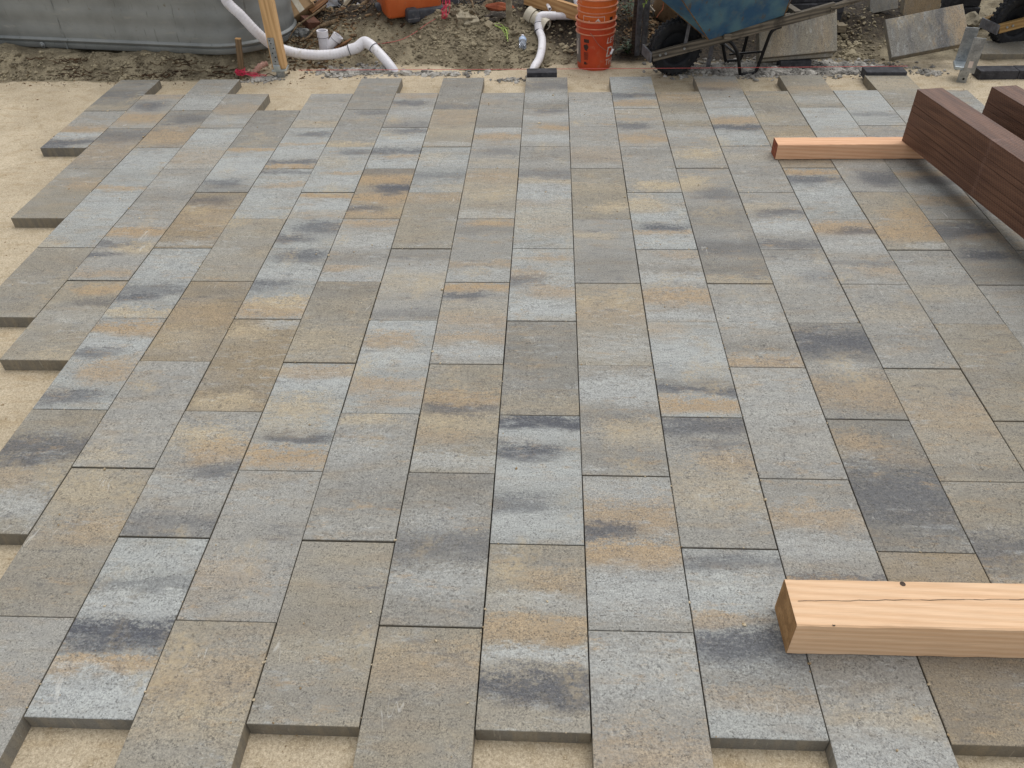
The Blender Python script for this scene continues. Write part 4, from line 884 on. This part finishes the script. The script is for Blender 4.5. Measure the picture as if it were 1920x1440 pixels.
s0 = AZ(1326, 128, -.055); single('metal_stake', MB().beam(V((s0.x, s0.y, -.09)), V((s0.x + .02, s0.y + .01, .17)), .032, .006, (0, 1, 0)), M['steel_dark'], 'flat grey metal stake driven in beside the wheelbarrow wheel', 'stake')

# ------------------------------------------------------------------ dark fence posts, bag, leaves behind the buckets
for px, lab in ((1194, 'dark metal angle post standing nearer the orange buckets'), (1206, 'dark metal angle post standing nearer the wheelbarrow wheel')):
    p = HIT(px, 104); single('metal_post', MB().box(p + V((0, 0, .6)), (.038, .012, 1.4), Matrix.Rotation(.25, 3, 'Z')).box(p + V((-.014, .02, .6)), (.010, .036, 1.4), Matrix.Rotation(.25, 3, 'Z')), M['steel_dark'], lab, 'post', 'dark metal posts')
p = HIT(1186, 100); single('wooden_lath', MB().beam(p - V((0, 0, .05)), p + V((.01, .06, 1.1)), .035, .02, (0, 1, 0)), M['darkwood'], 'dark wooden lath standing against the metal posts', 'lath')
p = HIT(1262, 44)
mb = MB(); n = 22
prof = [(.0001, .0), (.10, .005), (.135, .04), (.14, .12), (.132, .22), (.12, .30), (.07, .34), (.0001, .345)]
mb.lathe(prof, (0, 0, 0), (0, 0, 1), 28); mb.v = [(x * 1.15 + .012 * math.sin(z * 40 + y * 9), y * .7 + .010 * math.sin(x * 50), z) for x, y, z in mb.v]
mb.v = [tuple(V(q) + p + V((0, .06, 0))) for q in mb.v]
single('canvas_bag', mb, M['bag'], 'brown canvas bag slumped behind the wheelbarrow wheel', 'bag')
single('cord', MB().tube(spline([AY(1244, -8, .9), AY(1243, 15, .85), AY(1237, 24, .82), AY(1231, 33, .8)], 6), .0035, 6), M['red_clay'], 'thin reddish cord hanging over the canvas bag', 'cord')
single('cord', MB().tube(spline([AY(1216, -8, .85), AY(1218, 8, .82), AY(1223, 16, .8), AY(1228, 21, .78)], 6), .004, 6), M['pvc_old'], 'thin white cord hanging beside the dark metal posts', 'cord')
def leaf(p, d, L, w, up):
    d = V(d).normalized(); s = d.cross(V(up)).normalized(); z = s.cross(d); a = [V(p), V(p) + d * L * .4 + s * w, V(p) + d * L - z * L * .25, V(p) + d * L * .4 - s * w, V(p) + d * L * .45 - z * .02 * L]
    return a, [(0, 1, 4), (1, 2, 4), (2, 3, 4), (3, 0, 4)]
def plant(px, py, n, h, label, seed, spread=.14):
    p = HIT(px, py); root = thing('leafy_plant', label, 'plant', p); q = random.Random(seed)
    for i in range(n):
        a = q.uniform(0, 6.28); tip = p + V((math.cos(a) * spread * q.uniform(.2, 1), math.sin(a) * spread * q.uniform(.2, 1), h * q.uniform(.3, 1)))
        st_ = part('stem', MB().tube(spline([p, p.lerp(tip, .5) + V((0, 0, .03)), tip], 4), .0025, 5), M['bark'], root)
        mb = MB()
        for k in range(7):
            b_ = p.lerp(tip, q.uniform(.35, 1)) + V((0, 0, .01)); d = V((q.uniform(-1, 1), q.uniform(-1, 1), q.uniform(-.2, .5)))
            vs_, fs_ = leaf(b_, d, q.uniform(.04, .075), q.uniform(.011, .02), (0, 0, 1)); mb.add(vs_, fs_)
        part('leaves', mb, M['leaf'], st_)
plant(1180, 42, 9, .34, 'dark leafy plant growing behind the orange buckets and metal posts', 3); plant(1176, 100, 5, .14, 'small dark plant at the foot of the metal posts', 6, .07)
for (px, py, lab) in ((1207, 10, 'lower pale yellow tag fixed to the dark metal post'), (1212, 3, 'upper pale yellow tag beside the dark metal post')):
    p = AY(px, py, .42); single('plant_tag', MB().box(p, (.010, .004, .026)).box(p + V((0, 0, .010)), (.018, .004, .008)), M['weed'], lab, 'tag', 'yellow tags on the post')

# ------------------------------------------------------------------ orange shop vacuum
v0 = HIT(775, 44); vac = thing('shop_vacuum', 'orange wheeled shop vacuum with dusty black base standing on the dirt bank', 'vacuum', v0, None, .42)
def taper_box(x0, x1, y0, y1, z0, z1, tp_, bev):
    bm = bmesh.new(); bmesh.ops.create_cube(bm, size=1)
    for q_ in bm.verts:
        k = tp_ if q_.co.z > 0 else 1
        q_.co = V(((x0 + x1) / 2 + q_.co.x * (x1 - x0) * k, (y0 + y1) / 2 + q_.co.y * (y1 - y0) * k, (z0 + z1) / 2 + q_.co.z * (z1 - z0)))
    bmesh.ops.bevel(bm, geom=bm.edges[:], offset=bev, segments=3, profile=.5, affect='EDGES'); bm.verts.index_update()
    m = MB().add([q_.co for q_ in bm.verts], [[q_.index for q_ in f.verts] for f in bm.faces], True); bm.free(); return m
bo = part('body', taper_box(-.20, .26, .02, .36, .045, .42, 1.08, .028), M['vac_orange'], vac, True)
part('moulding_seam', MB().box((.06, .019, .22), (.004, .006, .30)), M['vac_orange'], bo, True)
part('base_skirt', taper_box(.00, .29, -.022, .30, .02, .105, .99, .018), M['vac_black'], vac, True)
for x, y in ((-.005, -.015), (-.19, .25)):
    ft = part('caster_foot', taper_box(x - .055, x + .055, y - .05, y + .06, .018, .12, .85, .02), M['vac_black'], vac, True)
    part('caster_wheel', MB().lathe([(.0001, -.012), (.018, -.012), (.022, 0), (.018, .012), (.0001, .012)], (x + .01, y, .012), (1, .2, 0), 14), M['rubber'], ft, True)
    part('foot_band', MB().box((x, y - .046, .052), (.10, .012, .006)), M['steel_dark'], ft, True)
part('lid', taper_box(-.22, .28, .0, .38, .42, .50, .94, .03), M['vac_black'], vac, True)
part('carry_handle', MB().tube(spline([V((-.1, .19, .49)), V((-.08, .19, .56)), V((.14, .19, .56)), V((.16, .19, .49))], 6), .014, 10), M['vac_black'], vac, True)
part('latch', MB().box((-.16, .03, .26), (.07, .03, .05), None, .008), M['steel_black'], vac, True)
rw = part('rear_wheel', MB().lathe([(.0001, -.02), (.055, -.022), (.085, -.02), (.095, -.01), (.095, .02), (.0001, .02)], (.35, .10, .12), (.25, 1, 0), 36), M['vac_black'], vac, True)
part('trim_ring', MB().lathe([(.076, -.004), (.082, -.006), (.086, -.004)], V((.35, .10, .12)) - V((.25, 1, 0)).normalized() * .018, (.25, 1, 0), 36), M['galv'], rw, True)
q = random.Random(31); mb = MB()
for k in range(9):
    x0_ = 838 + q.uniform(-5, 8); pts = [AY(x0_, -12 + q.uniform(-3, 3), .82), AY(x0_ - 2 + q.uniform(-5, 5), 8, .80), AY(834 + q.uniform(-8, 8), 20 + q.uniform(-3, 3), .80), AY(832 + q.uniform(-6, 8), 30 + q.uniform(-2, 3), .80), HIT(829 + q.uniform(-3, 6), 37) + V((0, 0, .006))]
    mb.tube(spline(pts, 6), .0022, 5)
single('string_bundle', mb, M['string_pink'], 'bundle of bright pink string hanging beside the wheel of the orange vacuum', 'string')

# ------------------------------------------------------------------ debris on the bank
def boxthing(name, c, size, e, mat, label, cat): return single(name, MB().box(c, size, Euler(e).to_matrix(), .003), mat, label, cat)
# a flattened carton
cbp = HIT(565, 45); e = Euler((.75, -.50, .35)).to_matrix(); cc = cbp + V((-.05, .14, .10))
ct = thing('cardboard_box', 'brown cardboard box tipped over behind the wooden post', 'box', cbp)
part('panel', MB().box(cc, (.26, .22, .16), e, .004), M['cardboard'], ct)
fl = part('flap', MB().box(cc + e @ V((.15, .0, .078)), (.06, .21, .004), e @ Matrix.Rotation(.5, 3, 'Y')), M['cardboard'], ct)
part('tape', MB().box(cc + e @ V((.02, 0, .0815)), (.05, .222, .001), e), M['pvc_old'], ct)
pp = AY(600, 8, 1.25); mb = MB(); n = 9
vs = [pp + V((-.16 + .32 * i / (n - 1), .02 * math.sin(i * 1.7 + j), -.06 + .16 * j / (n - 1) + .018 * math.sin(i * 2.3 + j * 1.9))) for j in range(n) for i in range(n)]
mb.add(vs + [v_ + V((0, .05, 0)) for v_ in vs], [(j * n + i, j * n + i + 1, (j + 1) * n + i + 1, (j + 1) * n + i) for j in range(n - 1) for i in range(n - 1)] + [(n * n + j * n + i, n * n + (j + 1) * n + i, n * n + (j + 1) * n + i + 1, n * n + j * n + i + 1) for j in range(n - 1) for i in range(n - 1)], True)
single('plastic_bag', mb, M['plastic_white'], 'crumpled white plastic bag behind the cardboard box', 'bag')
p = HIT(581, 54); boxthing('timber_offcut', p + V((0, .04, .035)), (.11, .13, .07), (.25, .15, .75), M['brown_block'], 'square dark brown timber offcut beside the tipped cardboard box', 'wood')
def stick(a, b, Ya, Yb, w, h, mat, name, label, cat='board', up=(0, -1, .6)):
    o = along(AY(*a, Ya), AY(*b, Yb), w, h, name, M[mat], None, .003, up); return tag(o, label, cat)
stick((645, 18), (690, 56), 1.15, .93, .022, .060, 'oldwood', 'brown_board', 'brown board sloping down beside the white pipe elbow')
stick((628, 92), (688, 57), .62, .90, .020, .026, 'oldwood', 'thin_batten', 'thin brown batten lying behind the white wye fitting')
stick((646, 38), (664, 66), 1.02, .82, .045, .035, 'greywood', 'grey_offcut', 'short weathered grey wood offcut below the brown board', 'wood')
stick((676, -25), (706, 40), 1.45, 1.10, .11, .05, 'darkwood', 'dark_plank', 'dark wet plank leaning left of the orange vacuum', 'plank')
stick((600, 30), (632, 8), 1.30, 1.35, .05, .06, 'greywood', 'old_plank', 'mossy old plank behind the tipped cardboard box', 'plank')
stick((700, -10), (722, 14), 1.5, 1.4, .03, .07, 'cedar_y', 'pale_plank', 'pale plank end behind the dark leaning plank', 'plank')
for a, b, Ya, Yb, w_, h_, mt, nm, lab in (
    ((664, -8), (640, 20), 1.40, 1.22, .03, .05, 'greywood', 'scrap_board', 'grey scrap board crossing behind the brown sloping board'),
    ((622, 6), (660, -4), 1.45, 1.50, .05, .03, 'darkwood', 'scrap_board', 'dark scrap board lying behind the mossy old plank'),
    ((606, 46), (640, 30), 1.12, 1.22, .02, .04, 'darkwood', 'scrap_lath', 'dark broken lath lying behind the thick branch'),
    ((716, 20), (700, 2), 1.30, 1.45, .03, .03, 'oldwood', 'scrap_lath', 'short brown lath between the dark plank and the orange vacuum'),
    ((875, 12), (925, 22), 1.25, 1.18, .04, .06, 'darkwood', 'scrap_board', 'dark scrap board behind the thick dark branch'),
    ((895, -4), (945, 8), 1.45, 1.40, .05, .07, 'greywood', 'scrap_board', 'grey scrap board behind the red clay shard'),
    ((965, 8), (998, 22), 1.28, 1.15, .03, .05, 'greywood', 'scrap_board', 'short grey scrap board behind the cream wye fitting'),
    ((975, -6), (1010, 10), 1.5, 1.4, .06, .06, 'oldwood', 'scrap_board', 'brown scrap board behind the pale leaning board'),
    ((560, 4), (546, 24), 1.2, 1.1, .03, .03, 'oldwood', 'scrap_lath', 'brown lath standing against the back of the cardboard box')):
    stick(a, b, Ya, Yb, w_, h_, mt, nm, lab)
for pts, Ys, lab, mt in (([(628, -6), (640, 8), (655, 12), (668, -4)], [1.3, 1.25, 1.25, 1.3], 'black cable looped among the scrap boards', 'rubber'), ([(706, 24), (712, 14), (720, 20), (716, 28)], [1.15, 1.15, 1.12, 1.1], 'thin dark cable beside the orange vacuum', 'rubber'), ([(868, -4), (880, 10), (902, 4), (920, -6)], [1.2, 1.15, 1.15, 1.2], 'black cable hanging over the scrap behind the vacuum wheel', 'rubber')):
    single('cable', MB().tube(spline([AY(*a, Y) for a, Y in zip(pts, Ys)], 7), .006, 7), M[mt], lab, 'cable')
stick((612, -2), (582, 22), 1.2, 1.05, .05, .025, 'oldwood', 'brown_batten', 'brown batten crossing over the white plastic bag')
def branch(pts, Ys, r0, r1, label, mat='bark', name='branch'):
    pp = spline([AY(*a, Y) for a, Y in zip(pts, Ys)], 8); n = len(pp); q = random.Random(int(pts[0][0]))
    return single(name, MB().tube(pp, [r0 + (r1 - r0) * i / (n - 1) + q.uniform(-.1, .1) * r0 for i in range(n)], 9), M[mat], label, 'branch')
branch([(650, 36), (630, 41), (610, 46), (596, 52)], [1.02, .98, .93, .9], .026, .012, 'thick branch lying behind the white wye fitting')
branch([(598, 50), (588, 60), (576, 71), (562, 77)], [.88, .82, .74, .70], .012, .006, 'pale crooked root end below the brown timber offcut')
branch([(612, 10), (590, 26), (562, 45), (548, 60), (541, 74)], [1.05, .95, .85, .78, .70], .009, .006, 'thin grey branch lying along the tipped cardboard box')
branch([(926, -8), (912, 10), (900, 22), (890, 30)], [1.35, 1.2, 1.1, 1.02], .036, .026, 'thick dark branch leaning beside the upright muddy pipe')
branch([(884, 0), (888, 16), (891, 36)], [1.1, 1.02, .95], .009, .006, 'thin pale stick standing beside the thick dark branch')
branch([(660, 24), (672, 16), (684, 6), (694, -6)], [1.2, 1.22, 1.25, 1.3], .022, .018, 'gnarled root below the dark leaning plank')
for px, py, r, sd, lab in ((555, 64, .032, 1, 'dark smooth cobble beside the galvanised tank'), (569, 65, .05, 2, 'grey cobble near the crooked root end'), (533, 36, .03, 3, 'round grey cobble under the tipped cardboard box')):
    p = HIT(px, py + 4); single('cobble', MB().rock(p + V((0, .02, r * .5)), r, sd, .8, 3), M['stone_grey'], lab, 'stone')
for c, sz_, e_, lab in (((872, 33), (.17, .13, .035), (.3, .1, .35), 'broken flat concrete piece by the wheel of the orange vacuum'), ((880, 47), (.16, .06, .03), (.35, -.12, .25), 'narrow broken concrete strip on the crest of the dirt bank')):
    p = HIT(*c); boxthing('concrete_piece', p + V((0, .02, .015)), sz_, e_, M['concrete'], lab, 'concrete')
p = HIT(930, 36); mb = MB().rock((0, 0, 0), .07, 12, .5, 3); mb.v = [tuple(V((x * 1.7, y, z)) + p + V((0, .02, .01))) for x, y, z in mb.v]; single('striped_cloth', mb, M['cloth'], 'dark striped cloth bundled beside the upright muddy pipe', 'cloth')
p = HIT(935, 22); mb = MB().rock((0, 0, 0), .06, 17, .6, 2); mb.v = [tuple(V((x * 1.9, y, z)) + p + V((0, .05, .02))) for x, y, z in mb.v]; single('clay_shard', mb, M['red_clay'], 'red clay pot shard behind the upright muddy pipe', 'shard')
p = HIT(980, 97); q_ = HIT(980, 66); d = (q_ - p).normalized(); L = .15; bt = thing('plastic_bottle', 'small clear plastic bottle lying on the dirt bank', 'bottle', p); b0_ = p + V((0, 0, .028))
part('body', MB().lathe([(.0001, .0), (.024, .002), (.030, .012), (.030, .05), (.028, .055), (.030, .06), (.030, .10), (.024, .122), (.012, .138), (.0115, .15), (.0001, .15)], b0_, d, 24), M['bottle'], bt)
part('label_band', MB().lathe([(.0306, .075), (.0306, .112), (.0262, .119)], b0_, d, 24), M['bottle_label'], bt)
part('cap', MB().lathe([(.0135, .145), (.0135, .158), (.0001, .159)], b0_, d, 16), M['pvc'], bt)
mb = MB(); q = random.Random(5); base = [HIT(x, y) + V((0, 0, .02)) for x, y in ((928, 52), (938, 57), (948, 60), (951, 70), (952, 79))]
for k in range(8): mb.tube(spline([b_ + V((q.uniform(-.02, .02), q.uniform(-.03, .03), q.uniform(-.01, .02))) for b_ in base[k % 3:k % 3 + 3]], 5), .0022, 5)
mb.tube(spline(base, 6), .005, 6); single('uprooted_weed', mb, M['weed'], 'pale green uprooted weed lying on the dirt bank near the bottle', 'weed')

# ------------------------------------------------------------------ uncountable small stuff
def scatter(name, label, mat, spots, size, seed, flat=.6, sides=0, lvl=1, heights=None):
    """stones or chips of about the given size, at (x, y) spots on the ground, one mesh"""
    q = np.random.default_rng(seed); protos = []
    for k in range(6):
        m = MB()
        if sides: m.box((0, 0, 0), (2.2, .9, .35))
        else: m.rock((0, 0, 0), 1.0, seed * 31 + k, flat, lvl)
        protos.append((np.array([tuple(v_) for v_ in m.v]), m.f))
    mb = MB(); vs = []; fs = []; o = 0
    P = np.array(spots); Z = ground(P[:, 0], P[:, 1])
    if heights is not None: Z = np.array([z_ if h_ is None else h_ for z_, h_ in zip(Z, heights)])
    for (x, y), z in zip(P, Z):
        pv, pf = protos[q.integers(6)]; s = size * math.exp(q.normal(0, .38)); E_ = np.array(Euler((q.uniform(-.5, .5), q.uniform(-.5, .5), q.uniform(0, 6.28))).to_matrix())
        vv = (pv * s) @ E_.T + np.array([x, y, z + s * .22]); vs.append(vv); fs += [tuple(o + i for i in f) for f in pf]; o += len(pv)
    vs = np.concatenate(vs); me_ = bpy.data.meshes.new(name); me_.from_pydata(vs.tolist(), [], fs); me_.update(); me_.materials.append(M[mat])
    ob = bpy.data.objects.new(name, me_); COL.objects.link(ob); return tag(ob, label, name.replace('_', ' ') if False else None, None, 'stuff')
def cloud(cx, cy, rx, ry, n): return [(cx + a * rx, cy + b * ry) for a, b in nrng.normal(0, .5, (n, 2)) if cy + b * ry > .035]
gs = cloud(1.75, .30, .55, .20, 1500) + cloud(2.35, .32, .50, .16, 900) + cloud(-1.35, .31, .28, .12, 420) + cloud(-2.02, .15, .15, .06, 130) + cloud(-.72, .24, .35, .05, 200) + cloud(-.12, .09, .10, .035, 60) + cloud(3.0, .20, .12, .05, 60)
scatter('gravel', 'loose grey gravel strewn along the foot of the bank', 'gravel', gs, .0115, 1)
ds = [(x, y) for x, y in zip(nrng.uniform(-2.1, .55, 1700), np.abs(nrng.normal(.55, .42, 1700))) if y > .36 + .1 * abs(math.sin(x * 3))] + cloud(-.45, .85, .5, .35, 700) + [(x, y) for x, y in zip(nrng.uniform(-5, -2.1, 1500), .15 + np.abs(nrng.normal(0, .12, 1500)))] + cloud(2.5, .8, .35, .35, 500) + [(x, y) for x, y in zip(nrng.uniform(.6, 4, 600), nrng.uniform(.7, 2, 600))]
scatter('dirt_clods', 'crumbled dry dirt clods over the bank', 'clods', ds, .0085, 2, .7)
scatter('larger_clods', 'larger dirt lumps on the crest of the bank', 'clods', cloud(-.5, .98, .40, .16, 90) + cloud(-.2, .7, .6, .3, 40) + cloud(.25, .6, .2, .3, 20) + cloud(-1.4, .6, .4, .3, 14) + cloud(2.5, .7, .3, .3, 50), .017, 3, .7, 0, 2)
cs_ = cloud(-1.75, .75, .35, .4, 900) + cloud(-1.2, 1.2, .9, .35, 800) + cloud(.9, 1.0, .4, .4, 500)
scatter('leaf_litter', 'dark bark chips and leaf litter among the debris', 'chips', cs_, .010, 4, .6, 1)
scatter('sand_crumbs', 'small dark crumbs scattered over the sand', 'chips', [(x, y) for x, y in zip(nrng.uniform(-5, -1.6, 160), nrng.uniform(.03, .16, 160))] + [(x, y) for x, y in zip(nrng.uniform(-5.4, -3.4, 120), nrng.uniform(-1.6, .1, 120))] + [(x, y) for x, y in zip(nrng.uniform(-1.9, 3.6, 70), nrng.uniform(.03, .2, 70))], .0042, 5)
# loose sand in and beside the joints, and in the notches of the unfinished edge
gsx = []; inp = lambda c, y: c in DATA and -(DATA[c][0] + 2 * len(DATA[c][1])) * W < y < -DATA[c][0] * W
def grains(n_, pts):
    for k in range(n_): gsx.append(pts())
def on_joint():
    c = rng.randint(-10, 11); s_, l_ = DATA[c]
    if rng.random() < .6: return ((c + rng.choice((0, 1))) * W + rng.gauss(0, .0025), -(s_ + rng.random() * 2 * len(l_)) * W, .0)
    return ((c + rng.random()) * W, -(s_ + 2 * rng.randint(0, len(l_))) * W + rng.gauss(0, .0025), .0)
def in_sand():
    while True:
        x = rng.uniform(-4.2, 4); y = rng.uniform(-5.75, .2); c = math.floor(x / W)
        if not inp(c, y) and (y < -.5 or rng.random() < .3): return (x, y, None)
def on_paver():
    x = rng.uniform(-3.0, 3.6); y = rng.uniform(-5.0, -.1); return (x, y, 0.0)
grains(700, on_joint); grains(2600, in_sand); grains(420, on_paver)
scatter('loose_sand', 'loose sand grains and crumbs along the joints and edges', 'grains', [(a, b) for a, b, c in gsx], .0026, 6, .7, 0, 1, [c if c is None or inp(math.floor(a / W), b) else None for a, b, c in gsx])
# roots hanging from the cut face below the tank
mb = MB(); q = random.Random(77)
for k in range(70):
    cx = -2.75 + q.gauss(0, .28) if k % 3 else -3.65 + q.gauss(0, .14); y = .20 + q.uniform(-.02, .12); pts = []; a = q.uniform(-.6, .6)
    for i in range(5): pts.append(V((cx + .035 * i * math.cos(a) + q.uniform(-.01, .01), y + q.uniform(-.015, .015), gz(cx, y) + .006 + q.uniform(-.012, .014))))
    mb.tube(spline(pts, 3), q.uniform(.0015, .004), 5)
o = single('exposed_roots', mb, M['roots'], 'dark fine roots showing in the cut bank below the tank', 'roots')
